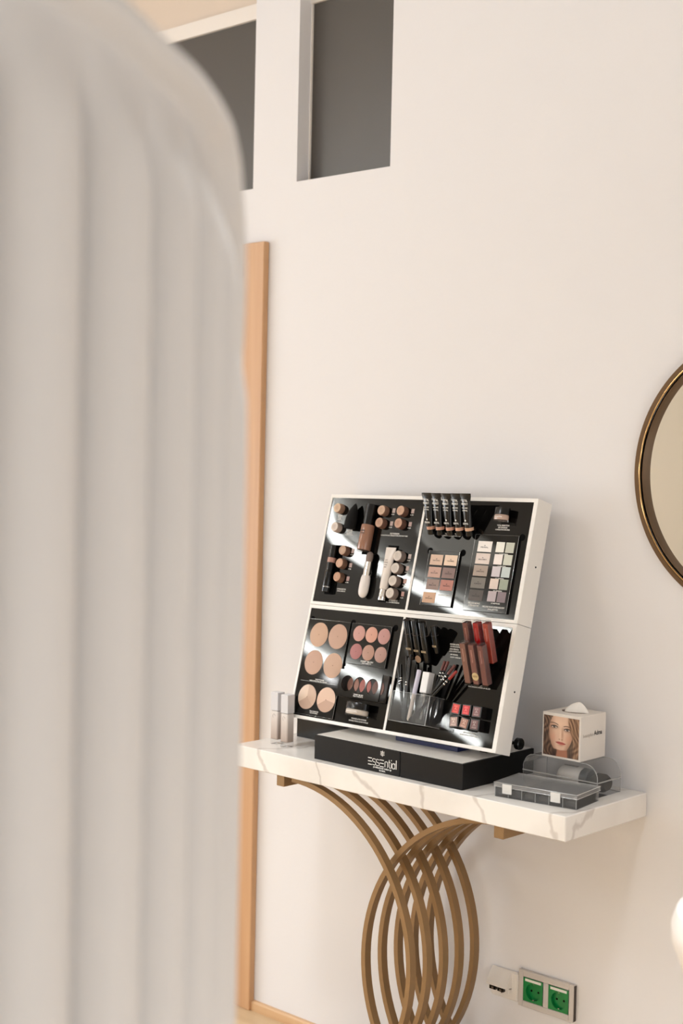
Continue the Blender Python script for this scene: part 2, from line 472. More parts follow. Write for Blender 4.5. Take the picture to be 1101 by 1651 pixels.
def screen():
    mb = MB(); NT = 520; ths = [-104 + 208 * i / NT for i in range(NT + 1)]
    ds = [0, .003, .007, .012, .018, .024, .029, .034, .040, .047, .055, .065, .077, .09, .105, .122, .14, .17, .25, .45, .8, 1.2]
    def sm(x): x = max(0, min(1, x)); return x * x * (3 - 2 * x)
    # slope of outline -> keep the rim width measured across the outline
    cols = []
    for th in ths:
        z0 = zt(th); e = 1.5
        sl = (zt(th + e) - zt(th - e)) / (2 * math.radians(e) * RR)
        k = math.sqrt(1 + sl * sl)
        k = min(k, 3.0)
        col = []
        a = A0 + math.radians(th)
        for d_ in ds:
            if d_ < 0.030: off = 0.020 * math.sqrt(max(0, 1 - ((d_ - 0.013) / 0.016) ** 2)) if d_ > 0 else 0.0
            else: off = -0.003 + (0.034 * bulge(th) - 0.006) * sm((d_ - 0.032) / 0.10)
            z = z0 - d_ * k if d_ < .2 else z0 - .2 * k - (z0 - .2 * k) * ((d_ - .2) / 1.0) ** 1.0
            col.append(((RR - 0.022 + off) , z, a))
        inner = [(RR - 0.03, z0 - 0.004, a), (RR - 0.06, z0 - 0.012, a), (RR - 0.075, z0 - 0.05, a), (RR - 0.075, 0.0, a)]
        cols.append([(CX + r * math.cos(a_), CY + r * math.sin(a_), z) for r, z, a_ in (col[::-1] + inner)])
    m = len(cols[0]); vs = [p for c_ in cols for p in c_]; fs = []
    for i in range(NT):
        for j in range(m - 1):
            fs.append((i * m + j, (i + 1) * m + j, (i + 1) * m + j + 1, i * m + j + 1))
        fs.append((i * m + m - 1, (i + 1) * m + m - 1, (i + 1) * m, i * m))
    fs.append(tuple(range(m))); fs.append(tuple(NT * m + j for j in range(m - 1, -1, -1)))
    mb.add(vs, fs, T(-CX, -CY, 0), 0, True)
    t = obj('tufted_screen', mb, M_FABRIC, mw=T(CX, CY, 0),
        label='tall curved greige upholstered screen with vertical channels and rounded top, out of focus at left', cat='screen', angle=70)
    return t
screen()

# ------------------------------------------------------------------ console table
SX0, SX1, SY, SZ0, SZ1 = -2.531, -1.565, -0.312, 0.755, 0.8064
CT = thing('console_table', T(-2.048, -0.16, 0), 'white marble-topped console table on interlaced gold ring legs', 'table')
def ct(name, mb, m): return obj(name, mb, m, CT, mw=T(2.048, 0.16, 0))
m = MB(); m.box(SX0, SX1, SY, -0.001, SZ0, SZ1, bev=0.0015); ct('tabletop', m, M_MARBLE)
Rm = 0.3715; zc = 0.3775
for side, xc, y0 in (('R', -2.343, -0.290), ('L', -1.759, -0.261)):
    for k in range(5):
        y = y0 + 0.0575 * k
        m = MB(); pts = []
        for i in range(49):
            a = PI / 2 - PI * i / 48
            x = Rm * math.cos(a) * (1 if side == 'R' else -1)
            pts.append((xc + x, y, zc + Rm * math.sin(a)))
        m.bar(pts, 0.006, 0.010)
        ct('ring_bar', m, M_BRASS)
for zr0, zr1 in ((0.7295, 0.7548), (0.0, 0.025)):
    for xr0 in (-2.384, -1.743):
        m = MB(); m.box(xr0, xr0 + 0.025, -0.309, -0.022, zr0, zr1, bev=0.001); ct('cross_rail', m, M_BRASS)
m = MB(); m.box(-2.359, -1.743, -0.305, -0.022, 0.0, 0.006); ct('base_plate', m, M_BRASS)

# ------------------------------------------------------------------ make-up display stand
DM = Matrix(((0.999519, 0.029639, -0.009134, -2.434606), (-0.026345, 0.966778, 0.254256, -0.222), (0.016367, -0.253893, 0.967094, 0.877631), (0, 0, 0, 1)))
DW, DH, DT, DP = 0.6392, 0.5620, 0.052, 0.0015
STAND = thing('display_stand', T(-2.06, -0.16, SZ1), 'black make-up display stand with four tilted glossy boards in white frames', 'display')
SI = T(2.06, 0.16, -SZ1)
def st(name, mb, m, parent=None, label=None):
    return obj(name, mb, m, parent or STAND, mw=SI if parent is None else None, label=label)
BZ = 0.8640
m = MB()
m.box(-2.283, -2.0210, -0.287, -0.024, SZ1, BZ - 0.001, bev=0.001); m.box(-2.0195, -1.845, -0.2868, -0.024, SZ1, BZ - 0.001, bev=0.001)
m.box(-2.2815, -1.8465, -0.2840, -0.026, SZ1 + .0005, BZ - 0.002)
base = st('base_box', m, M_BLACKBOX)
m = MB(); m.box(-2.278, -1.850, -0.282, -0.029, BZ - 0.002, BZ); obj('top_plate', m, M_SILVERTOP, base, label='pale glossy top plate of the black base')
m = MB(); m.box(-2.500, -2.284, -0.125, -0.026, SZ1, BZ - 0.004, bev=0.001); m.box(-2.50, -2.2842, -0.126, -0.118, BZ - 0.004, BZ + 0.02)
st('rear_box', m, M_BLACK)
# logo on the base: star, ESSENTIAL, two small lines
m = MB(); yl = -0.2875
def strk(pts, r=0.0006, mb=None):
    (mb or m).bar([(p[0], yl, p[1]) for p in pts], r, 0.0003, smooth=False)
def sl(x, z): return (-2.114 + x * 0.0845, 0.8215 + z * 0.0145)
for x in (0.0, 0.42):
    for z in (0.0, 0.5, 1.0): strk([sl(x, z), sl(x + 0.135, z)], 0.0009)
def arc(cx, cz, rx, rz, a0, a1, n=10): return [sl(cx + rx * math.cos(math.radians(a0 + (a1 - a0) * i / n)), cz + rz * math.sin(math.radians(a0 + (a1 - a0) * i / n))) for i in range(n + 1)]
for sx_ in (0.155, 0.285):
    strk([sl(sx_ + 0.115, 0.93)] + arc(sx_ + 0.05, 0.74, 0.045, 0.25, 60, 270, 10) + arc(sx_ + 0.07, 0.25, 0.045, 0.25, 90, -120, 10) + [sl(sx_ - 0.0, 0.06)], 0.0007)
strk([sl(0.60, 0)] + [sl(0.60, 0.85)] + arc(0.645, 0.60, 0.045, 0.3, 120, 0, 8) + [sl(0.69, 0)], 0.0008)
strk([sl(0.745, 1.25), sl(0.745, 0.2), sl(0.77, 0), sl(0.79, 0)], 0.0008); strk([sl(0.715, 0.9), sl(0.785, 0.9)], 0.0007)
strk([sl(0.82, 0), sl(0.82, 0.85)], 0.0008); strk([sl(0.82, 1.15), sl(0.82, 1.3)], 0.0008)
strk(arc(0.895, 0.42, 0.048, 0.42, 0, 360, 16), 0.0008); strk([sl(0.945, 0.9), sl(0.945, 0)], 0.0008)
strk([sl(0.99, 0), sl(0.99, 1.4)], 0.0009)
for k in range(3):
    z = 0.851 + (k - 1) * 0.0035
    strk([(-2.0775, z + .0008), (-2.0715, z - 0.001), (-2.0655, z + .0008)], 0.0006)
strk([(-2.0715, 0.8575), (-2.0735, 0.851), (-2.0715, 0.8445), (-2.0695, 0.851), (-2.0715, 0.8575)], 0.0005)
add_text(m, 'professional make up', -2.0710, 0.8175, 0.0058, y=yl, width=0.054)
add_text(m, 'ROMA', -2.0710, 0.8115, 0.0052, y=yl, width=0.018)
obj('printed_logo', m, M_PRINT, base, label='white ESSENTIAL lettering with star emblem')
m = MB(); m.box(-2.11, -1.93, -0.197, -0.150, BZ + 0.0002, BZ + 0.010); st('blue_support', m, cm(22, 34, 84, 0.3), label='dark blue support bar under the frame')
m = MB()
m.lathe([(0.011, 0), (0.013, 0.002), (0.013, 0.012), (0.011, 0.014)], T(-1.812, -0.14, BZ + 0.030) @ RY(PI / 2), 20)
m.tube([(-2.30, -0.14, BZ + 0.030), (-1.812, -0.14, BZ + 0.030)], 0.004); m.box(-1.90, -1.88, -0.155, -0.12, BZ, BZ + 0.04); m.box(-2.26, -2.24, -0.155, -0.12, BZ, BZ + 0.04)
st('support_bracket', m, M_BLACK)

DLOC = SI @ DM
def module(v0, v1, side_hole):
    m = MB()
    # white surround with a vertical divider; the boards sit in the two openings
    bw, bm = 0.0060, 0.0045
    m.box(0, bw, 0, DT, v0, v1); m.box(DW - 0.0105, DW, 0, DT, v0, v1)
    m.box(bw, DW - 0.0105, 0, DT, v0, v0 + 0.0075); m.box(bw, DW - 0.0105, 0, DT, v1 - 0.0085, v1)
    m.box(0.3120, 0.3185, 0, DT - 0.01, v0 + 0.0075, v1 - 0.0085)
    m.box(bw, DW - 0.0105, DT - 0.004, DT, v0 + 0.0075, v1 - 0.0085)
    o = obj('module_frame', m, M_WHITE, STAND, mw=DLOC)
    hmb = MB(); hmb.lathe([(0.0022, 0), (0.0022, 0.0006)], T(DW, 0.031, side_hole) @ RY(PI / 2), 12); obj('screw_hole', hmb, M_BLACK, o)
    bl = MB(); bl.box(bw, 0.3120, DP, DP + 0.005, v0 + 0.0075, v1 - 0.0085); L = obj('display_board', bl, M_GLOSSBLK, o)
    br = MB(); br.box(0.3185, DW - 0.0105, DP, DP + 0.005, v0 + 0.0075, v1 - 0.0085); Rr = obj('display_board', br, M_GLOSSBLK, o)
    return o
UP = module(0.2815, DH, 0.4139)
LO = module(0.0, 0.2805, 0.1368)

YT = DP - 0.0004
def caption_blocks(items, uc, vc, y, parent):
    # one printed block per group of neighbouring lines
    blocks = []
    for it in items:
        if blocks and abs(blocks[-1][-1][1] - it[1]) < .02 and abs(blocks[-1][-1][2] - it[2]) < .009: blocks[-1].append(it)
        else: blocks.append([it])
    for b_ in blocks:
        m = MB()
        for (s, u, v, size, width) in b_: add_text(m, s, u - uc, v - vc, size, y=y, width=width)
        obj('printed_caption', m, M_PRINT, parent)
def captions(parent, items, label=None):
    caption_blocks(items, 0, 0, YT, parent)
captions(UP, [
    ('CREAM', .0436, .5085, .0042, .016), ('SOFT', .0436, .5045, .0042, .012), ('BASE', .0436, .5005, .0042, .009), ('FOUNDATION', .0436, .4965, .0036, .018),
    ('BLENDER', .0856, .4720, .0046, .018), ('SPONGE', .0856, .4680, .0040, .014), ('MAKE UP', .0856, .4645, .0040, .018), ('FOUNDATION APPLICATOR', .0856, .4608, .0036, .026),
    ('FLUID FOUNDATION', .2350, .4685, .0050, .029), ('FOUNDATION FLUID COVERAGE NATURAL EFFECT MATT FINISH', .2345, .4637, .0038, .085),
    ('CONCEALER STICK', .0952, .3245, .0050, .030), ('COVERING CREAM STICK', .0952, .3195, .0036, .028),
    ('LIFT DEFENCE CC', .2689, .3078, .0050, .028), ('SMOOTHING PRIMER FOUNDATION', .2689, .3030, .0038, .042)])
captions(UP, [
    ('CREAM CONCEALER', .4092, .4745, .0050, .042), ('CORRECTING CREAM FOR FACE', .4092, .4695, .0036, .056),
    ('TOTAL PERFECTION', .5540, .4985, .0050, .034), ('EYE CONCEALER', .5540, .4935, .0044, .026), ('CORRECTOR FOR EYES', .5540, .4888, .0040, .040)])

# shade chips printed beside the sample jars
def chips(parent, pts):
    for (u, v, r, g, b_) in pts:
        m = MB(); m.box(u - .0045, u + .0045, YT - .0002, YT + .0003, v - .0055, v + .0055)
        obj('shade_chip', m, cm(r, g, b_, 0.5), parent)
    for (u, v, *_r) in pts:
        m = MB(); add_text(m, '01 SKIN', u - .001, v - .0095, .0040, y=YT, width=.0095); obj('chip_caption', m, M_PRINT, parent)
chips(UP, [(.2189, .5253, 205, 180, 172), (.2794, .5252, 196, 168, 160), (.2188, .4931, 200, 172, 165), (.2786, .4932, 192, 158, 150),
           (.1094, .4207, 200, 175, 170), (.1107, .3852, 196, 165, 160), (.1102, .3516, 190, 150, 148),
           (.2956, .4155, 200, 180, 174), (.2953, .3868, 205, 176, 168), (.2948, .3563, 205, 160, 150), (.2952, .3256, 196, 142, 132)])
# dark finger holes at the corners of the palette slots
def fholes(parent, pts):
    for (u, v) in pts:
        m = MB(); m.lathe([(.0078, 0), (.0078, .0004)], T(u, YT + .0003, v) @ AX_OUT, 20, smooth=False)
        obj('finger_hole', m, mat('slot_black', srgb(5, 5, 5), 0.9, spec=0.1) if 'slot_black' not in bpy.data.materials else bpy.data.materials['slot_black'], parent)
fholes(UP, [(.3551, .4318), (.4534, .4313), (.4837, .4750), (.6120, .4733)])
fholes(LO, [(.0174, .2442), (.1558, .2455), (.2926, .2440), (.1465, .1345)])
M_SLOT = bpy.data.materials['slot_black']

def D(u, w, v): return DM @ T(u, w, v)

# ---- sample jars sticking out of the upper left board
def sample_jar(u, v, r, h, face, side, ring, label, group):
    t = thing('sample_jar', D(u, DP, v), label, 'cosmetic sample', group)
    m = MB(); m.lathe([(r * 1.04, 0), (r * 1.04, h * .25), (r, h * .8), (r * .93, h - .0004)], AX_OUT, 28); obj('body', m, side, t)
    m = MB(); m.lathe([(r * .93, h - .0006), (r * .90, h + .0006), (r * .66, h + .0008), (r * .62, h + .0002), (.0001, h + .0002)], AX_OUT, 28, cap1=False); obj('top_face', m, face, t)
    m = MB(); add_text(m, 'E', 0, 0, r * .8, y=-(h + .0006)); m.tube([(r * .45 * math.cos(a), -(h + .0005), r * .45 * math.sin(a)) for a in [2 * PI * i / 20 for i in range(20)]], .0003, 5, closed=True); obj('embossed_mark', m, ring, t)
G1, G2, G3 = 'sample jars beside the fluid foundation', 'sample jars beside the concealer stick', 'pale sample jars beside the white tube'
H = .0155
sample_jar(.0425, .5247, .0122, H, cm(226, 186, 146), cm(168, 126, 98), cm(205, 165, 128), 'beige sample jar at the top left corner of the upper left board', None)
sample_jar(.0459, .4765, .0122, H, cm(232, 212, 196), cm(198, 172, 158), cm(212, 190, 175), 'off-white sample jar under the beige one, left of the black sponge', None)
for (u, v, c1, c2, nm) in ((.1917, .5222, (218, 172, 136), (140, 96, 72), 'upper left'), (.2534, .5226, (212, 160, 124), (118, 74, 54), 'upper right'),
                       (.1920, .4916, (206, 154, 120), (124, 78, 58), 'lower left'), (.2538, .4918, (208, 152, 118), (104, 62, 46), 'lower right')):
    sample_jar(u, v, .0125, H, cm(*c1), cm(*c2), cm(c1[0] - 22, c1[1] - 22, c1[2] - 20), 'brown sample jar, %s of the four right of the tall foundation bottle' % nm, G1)
for (u, v, c1, nm) in ((.0883, .4190, (196, 152, 118), 'topmost'), (.0864, .3866, (214, 158, 122), 'middle one'), (.0867, .3523, (208, 146, 108), 'lowest')):
    sample_jar(u, v, .0122, H, cm(*c1), cm(126, 84, 62), cm(c1[0] + 12, c1[1] + 22, c1[2] + 26), 'tan sample jar, %s of the three right of the black concealer stick' % nm, G2)
for (u, v, nm) in ((.2706, .4129, 'topmost'), (.2699, .3834, 'second from the top'), (.2694, .3530, 'third from the top'), (.2681, .3231, 'lowest')):
    sample_jar(u, v, .0133, H, cm(216, 200, 186), cm(140, 118, 106), cm(198, 182, 168), 'greyish white sample jar, %s of the four right of the white tube' % nm, G3)

# ---- long products lying in the upper left board
def slot(parent, u0, u1, v0, v1):
    m = MB(); m.box(u0, u1, YT, YT + .0005, v0, v1); obj('slot_shadow', m, M_SLOT, parent)  # thin black rectangle painting the shadow of a slot onto the board
slot(UP, .1400, .1790, .414, .5375); slot(UP, .0400, .0720, .309, .4335); slot(UP, .2225, .2560, .3025, .4395)
t = thing('foundation_bottle', D(.1565, DP - .002, .4175), 'tall brown fluid foundation bottle with black cap on the upper left board', 'cosmetic bottle')
m = MB(); m.lathe([(.0155, .004), (.0165, .006), (.0165, .064), (.0155, .0665)], T(0, -.011, 0), 28); obj('bottle_body', m, cm(166, 112, 84, 0.12), t)
m = MB(); m.lathe([(.0150, .0), (.0162, .001), (.0162, .004)], T(0, -.011, 0), 28); obj('bottle_base', m, M_ACRYL, t)
m = MB(); m.lathe([(.0140, .0665), (.0140, .117), (.0132, .118)], T(0, -.011, 0), 28); obj('cap', m, M_BLACK, t)
m = MB(); add_text(m, 'ESSENTIAL', 0, .050, .0050, y=-.0276, width=.016); add_text(m, 'fluid foundation', 0, .044, .0036, y=-.0276, width=.015); obj('label_print', m, M_PRINTDK, t)
t = thing('concealer_stick', D(.0535, DP - .001, .3125), 'black concealer stick with a pink band on the left of the upper left board', 'cosmetic stick')
m = MB(); m.lathe([(.0098, 0), (.0105, .0015), (.0105, .050), (.0112, .0505), (.0112, .0535), (.0105, .054), (.0105, .074)], T(0, -.009, 0), 24); obj('stick_body', m, M_BLACK, t)
m = MB(); m.lathe([(.0107, .074), (.0107, .086)], T(0, -.009, 0), 24); obj('shade_band', m, cm(196, 138, 118, 0.25), t)
m = MB(); m.lathe([(.0105, .086), (.0105, .117), (.0096, .118)], T(0, -.009, 0), 24); obj('cap', m, M_BLACK, t)
m = MB(); m.lathe([(.0107, .012), (.0108, .0135)], T(0, -.009, 0), 24); obj('silver_ring', m, M_CHROME, t)
m = MB(); m.lathe([(.0108, .0515), (.0115, .052), (.0108, .0525)], T(0, -.009, 0), 24); obj('silver_ring', m, M_CHROME, t)
t = thing('makeup_brush', D(.1786, DP - .001, .3086), 'short make-up brush with white handle and silver ferrule on the upper left board', 'brush')
m = MB(); m.lathe([(.0015, -.002), (.007, .000), (.0115, .005), (.0138, .013), (.0142, .030), (.0132, .046), (.0112, .0525)], T(0, -.010, 0), 26, sy=.7); obj('handle', m, cm(228, 220, 214, 0.3), t)
m = MB(); m.lathe([(.0108, .0525), (.0104, .054), (.0100, .084), (.0092, .086)], T(0, -.010, 0), 26, sy=.7); obj('ferrule', m, M_CHROME, t)
m = MB(); m.lathe([(.0088, .086), (.0100, .096), (.0098, .102), (.0080, .107), (.0040, .110), (.0004, .111)], T(0, -.010, 0), 26, sy=.7, mi=0)
obj('bristles', m, mat('grey_bristles', srgb(92, 78, 72), .9, vary=(900, srgb(150, 134, 126))), t)
m = MB(); m.tube([(.012, -.010, .050), (.017, -.012, .054), (.018, -.012, .060), (.014, -.010, .064)], .0012, 8); obj('hanging_loop', m, M_ACRYL, t)
t = thing('primer_tube', D(.2425, DP - .001, .3040), 'white primer tube with silver cap on the upper left board', 'cosmetic tube')
m = MB(); n = 26; vs = []; fs = []
prof = [(.0098, .0098, .027), (.0108, .0100, .031), (.0128, .0085, .070), (.0145, .0055, .100), (.0158, .0022, .120), (.0160, .0010, .1285)]
for (a, b_, z) in prof:
    for i in range(n): q = 2 * PI * i / n; vs.append((a * math.cos(q), -.010 + b_ * math.sin(q), z))
for j in range(len(prof) - 1):
    for i in range(n): fs.append((j * n + i, j * n + (i + 1) % n, (j + 1) * n + (i + 1) % n, (j + 1) * n + i))
fs.append(tuple(range(n - 1, -1, -1))); fs.append(tuple((len(prof) - 1) * n + i for i in range(n)))
m.add(vs, fs, None, 0, True); obj('tube_body', m, cm(232, 218, 206, 0.3), t)
m = MB(); m.lathe([(.0086, 0), (.0090, .001), (.0090, .026), (.0086, .027)], T(0, -.010, 0), 24); obj('cap', m, M_CHROME, t)
m = MB()
for k, (s_, wd) in enumerate((('LIFT', .008), ('DEFENCE', .012), ('cc cream', .010), ('primer', .008))): add_text(m, s_, 0, .096 - .0055 * k, .004, y=-.0192, width=wd)
obj('label_print', m, cm(120, 100, 90), t)
# blending sponge: pointed black drop
t = MB(); n = 30
pr = [(.001, .0), (.0165, .0), (.0180, .004), (.0178, .014), (.0172, .026), (.0150, .038), (.0110, .049), (.0062, .057), (.0020, .062), (.0003, .0635)]
t.lathe(pr, None, n, sy=.62)
for i, p in enumerate(t.v): t.v[i] = (p[0] + .004 * (p[2] / .062) ** 2 * 1.6 - .001, p[1] - .0105, p[2])
obj('blending_sponge', t, mat('black_sponge', srgb(12, 11, 10), .8, spec=.2), mw=D(.0945, DP - .001, .4745), label='black pointed blending sponge on the upper left board', cat='sponge')

# ---- upper right board
def squeeze_tube(u, v, lean, wd, ln, band, label):
    t = thing('concealer_tube', D(u, DP - .0015, v) @ RX(math.radians(27)) @ RY(lean), label, 'cosmetic tube', 'black concealer tubes leaning out of the upper right board')
    m = MB(); m.lathe([(.0090, .0), (.0098, .002), (.0100, .0125)], T(0, -.010, 0), 22); obj('cap', m, M_BLACK, t)
    m = MB(); m.lathe([(.0101, .0125), (.0103, .0200)], T(0, -.010, 0), 22); obj('shade_band', m, band, t)
    m = MB(); vs = []; fs = []; n = 22
    prof = [(.0103, .0100, .020), (.0112, .0094, .035), (.0122, .0070, .060), (.0130, .0035, .080), (wd, .0009, ln - .006), (wd, .0007, ln)]
    for (a, b_, z) in prof:
        for i in range(n): q = 2 * PI * i / n; vs.append((a * math.cos(q), -.010 + b_ * math.sin(q), z))
    for j in range(len(prof) - 1):
        for i in range(n): fs.append((j * n + i, j * n + (i + 1) % n, (j + 1) * n + (i + 1) % n, (j + 1) * n + i))
    fs.append(tuple(range(n - 1, -1, -1))); fs.append(tuple((len(prof) - 1) * n + i for i in range(n)))
    m.add(vs, fs, None, 0, True); obj('tube_body', m, cm(8, 8, 8, 0.22), t)
    m = MB()
    for (s_, z, sz, wdt, yy) in (('TOTAL', .082, .0075, .017, -.0150), ('PERFECT', .0745, .0065, .018, -.0160), ('cream concealer', .066, .005, .016, -.0170), ('correcting', .0605, .005, .014, -.0180), ('ESSENTIAL', .030, .0055, .015, -.0205)):
        add_text(m, s_, 0, z, sz, y=yy, width=wdt, bold=.02)
    m.lathe([(.0022, 0), (.0022, .0003)], T(0, -.0204, .0375) @ AX_OUT, 10, smooth=False)
    obj('label_print', m, M_PRINT, t)
tb = [(.3596, .4745, 'leftmost of the five'), (.3879, .4742, 'second from the left of the five'), (.4175, .4740, 'middle one of the five'), (.4457, .4743, 'fourth from the left of the five'), (.4738, .4745, 'rightmost of the five')]
bc = [(206, 142, 112), (208, 144, 116), (214, 150, 122), (222, 160, 128), (228, 172, 130)]
for k, (u, v, nm) in enumerate(tb):
    squeeze_tube(u, v, 0.0, .0150 if k < 4 else .0165, .098, cm(*bc[k], 0.3), 'black concealer tube with peach band, %s over the frame top' % nm.replace(' of the five', ' of five'))

def small_jar(name, u, v, wd, lid_h, body_h, bodycol, label, crown=False):
    t = thing(name, D(u, DP - .001, v), label, 'cosmetic jar')
    rr = wd / 2
    m = MB(); m.lathe([(rr * .86, -body_h), (rr * .96, -body_h + .002), (rr * .96, -.002), (rr * .9, 0)], T(0, -.014, 0), 32, sy=.55); obj('jar_body', m, bodycol, t)
    m = MB(); m.lathe([(rr, 0), (rr, lid_h - .001), (rr * .97, lid_h)], T(0, -.014, 0), 32, sy=.55); obj('lid', m, M_BLACK, t)
    m = MB(); m.lathe([(rr * .99, -body_h - .003), (rr * .99, -body_h)], T(0, -.014, 0), 32, sy=.55); obj('jar_base', m, M_ACRYL, t)
    m = MB(); add_text(m, 'ESSENTIAL', 0, -body_h * .5, .0036, y=-.0142 - rr * .54, width=wd * .5); obj('label_print', m, M_PRINT, t)
small_jar('concealer_jar', .5567, .5190, .040, .0165, .012, cm(196, 160, 140, 0.2), 'small beige concealer jar with black lid at the top of the upper right board')
small_jar('powder_jar', .2347, .0430, .068, .0160, .0125, cm(196, 178, 160, 0.2), 'wide loose powder jar with black lid low on the lower left board')

M_PALCASE = mat('palette_case_black', srgb(12, 11, 10), 0.04, spec=0.32)
def ring_outline(t, u0, u1, v0, v1, y, r=.00032):
    m = MB(); m.tube([(u0, y, v0), (u0, y, v1), (u1, y, v1), (u1, y, v0)], r, 6, closed=True); obj('clear_rim', m, M_CLEAREDGE, t)
def pan_palette(name, u0, u1, v0, v1, label, rects=(), caps=(), circles=(), th=.0035, names=()):
    uc, vc = (u0 + u1) / 2, (v0 + v1) / 2
    t = thing(name, D(uc, DP - .0002, vc), label, 'makeup palette')
    m = MB(); m.box(u0 - uc, u1 - uc, -th, 0, v0 - vc, v1 - vc, bev=.0008); obj('palette_case', m, M_PALCASE, t)
    ring_outline(t, u0 - uc, u1 - uc, v0 - vc, v1 - vc, -th)
    for (u, v, w_, h_, c_, *tx) in rects:
        m = MB(); m.box(u - uc - w_ / 2, u - uc + w_ / 2, -th - .0006, -th, v - vc - h_ / 2, v - vc + h_ / 2, bev=.0004); o = obj('powder_pan', m, cm(*c_, 0.55), t)
        if tx:
            m = MB(); add_text(m, '%02d' % (len(t.children)), u - uc, v - vc + .002, .0032, y=-th - .0008, width=.0035); add_text(m, tx[0], u - uc, v - vc - .002, .0034, y=-th - .0008, width=w_ * .55)
            obj('shade_name', m, M_PRINTDK, o)
    for (u, v, r, c_) in circles:
        m = MB()
        if isinstance(c_[0], tuple):
            cols = [cm(*q, 0.6) for q in c_]
            k = len(cols)
            spans = {2: [(-150, -10), (-10, 210)], 3: [(90, 210), (-40, 90), (210, 320)]}[k]
            for i, (a0, a1) in enumerate(spans):
                pts = [(0, 0)] + [(r * math.cos(math.radians(a0 + (a1 - a0) * j / 24)), r * math.sin(math.radians(a0 + (a1 - a0) * j / 24))) for j in range(25)]
                m.prism([(p[0] + u - uc, p[1] + v - vc) for p in pts], -th - .0006, -th, mi=i)
            o = obj('powder_pan', m, cols, t)
        else:
            m.lathe([(r * 1.0, 0), (r, .0006), (r * .97, .0008)], T(u - uc, -th, v - vc) @ AX_OUT, 36); o = obj('powder_pan', m, cm(*c_, 0.6), t)
        m = MB(); m.lathe([(.0011, 0), (.0011, .0001)], T(u - uc, -th - .0009, v - vc) @ AX_OUT, 8, smooth=False); obj('centre_dot', m, cm(110, 70, 50), o)
    if caps:
        caption_blocks(caps, uc, vc, -th - .0004, t)
    return t
# six-shade eyeshadow palette and the taller double palette
RW, RHh = .0375, .0245
pan_palette('eyeshadow_palette', .3560, .4475, .3040, .4325, 'black eyeshadow palette with seven nude and brown pans on the upper right board',
    rects=[(.3822, .4111, RW, RHh, (222, 182, 152), 'SATIN'), (.4246, .4116, RW, RHh, (238, 202, 170), 'CASHMERE'), (.3827, .3818, RW, RHh, (206, 156, 134), 'BRONZE'),
           (.4245, .3820, RW, RHh, (140, 106, 96), 'CHOCOLATE'), (.3839, .3532, RW, RHh, (156, 124, 110), 'MAUVE'), (.4251, .3535, RW, RHh, (196, 116, 98), 'TERRACOTTA'), (.3795, .3222, RW, RHh, (218, 164, 124), 'GOLD')],
    caps=[('COMPACT EYESHADOW', .4230, .3300, .0040, .034)])
LWd, LHt, PW, PH = .040, .0245, .0235, .0235
rl = [(.5154, .4481, (246, 236, 228), 'PEARL'), (.5153, .4202, (228, 208, 196), 'BLUSH'), (.5148, .3925, (172, 150, 132), 'CAPPUCCINO'), (.5141, .3646, (120, 112, 100), 'GREY'), (.5138, .3362, (84, 76, 70), 'SMOKE')]
pr_ = [((240, 238, 228), (196, 198, 178)), ((244, 232, 226), (204, 206, 192)), ((208, 200, 204), (196, 206, 204)), ((230, 206, 190), (156, 164, 146)), ((190, 172, 174), (134, 118, 122))]
rects = [(u, v, LWd, LHt, c_, s_) for (u, v, c_, s_) in rl]
for k, ((u, v, *_a), (ca, cb)) in enumerate(zip(rl, pr_)):
    rects += [(.5588, v + .0003, PW, PH, ca), (.5857, v, PW, PH, cb)]
cp = [('%d %s' % (11 + k, s_), .5722, rl[k][1] - .0152, .0038, .024) for k, s_ in enumerate(('NATURAL', 'NEUTRAL', 'CRYSTAL', 'GREEN', 'NEPTUNE'))]
cp += [('DELUXE MONO', .5125, .3180, .0052, .034), ('EYESHADOW', .5125, .3125, .0052, .030), ('DELUXE DUO EYESHADOW', .5680, .3125, .0050, .062), ('PALETTE', .5680, .3068, .0044, .028)]
pan_palette('eyeshadow_palette', .4835, .6055, .3005, .4755, 'tall eyeshadow palette with five mono pans and five pale duos on the upper right board', rects=rects, caps=cp, th=.0030)
slot(UP, .4478, .4520, .303, .4300); slot(UP, .6060, .6110, .300, .4700)  # painted dark strips for the shadow along the palettes' right edges

# lower left board palettes
pan_palette('face_powder_palette', .0100, .1500, .0115, .2450, 'large black powder palette with six big beige rounds on the lower left board',
    circles=[(.0529, .2074, .0300, (206, 158, 124)), (.1170, .2080, .0305, (196, 148, 120)), (.0526, .1390, .0300, (198, 150, 122)), (.1188, .1372, .0305, (202, 156, 126)),
             (.0532, .0543, .0300, ((226, 192, 164), (208, 170, 142), (200, 160, 134))), (.1178, .0541, .0300, ((198, 152, 124), (224, 182, 152)))],
    caps=[('FACE POWDER', .0850, .0985, .0042, .030), ('COMPACT POWDER NATURAL FINISH FOUNDATION', .0800, .0945, .0034, .060), ('TRIO CONTOUR', .0850, .0215, .0042, .030), ('FACE CONTOURING', .0850, .0175, .0034, .026)])
m = MB(); m.box(.0205, .1460, DP - .0046, DP - .0037, .0909, .0917)
pt = [o for o in COL.objects if o.name.startswith('face_powder_palette')][0]
obj('divider_line', m, M_CLEAREDGE, pt, mw=T(-.08, -DP, -.12725))
pan_palette('blush_palette', .1590, .2860, .1475, .2450, 'black blush palette with six small pink rounds on the lower left board',
    circles=[(.1860, .2214, .0188, (206, 140, 124)), (.2263, .2215, .0188, (218, 148, 120)), (.2662, .2208, .0188, (192, 128, 118)), (.1867, .1780, .0188, (182, 102, 98)), (.2261, .1784, .0188, (188, 134, 108)), (.2661, .1773, .0188, (180, 130, 112))],
    caps=[('SWEET BLUSH', .2270, .1568, .0046, .040), ('FARD COMPATTO', .2270, .1522, .0036, .030)], th=.0050)
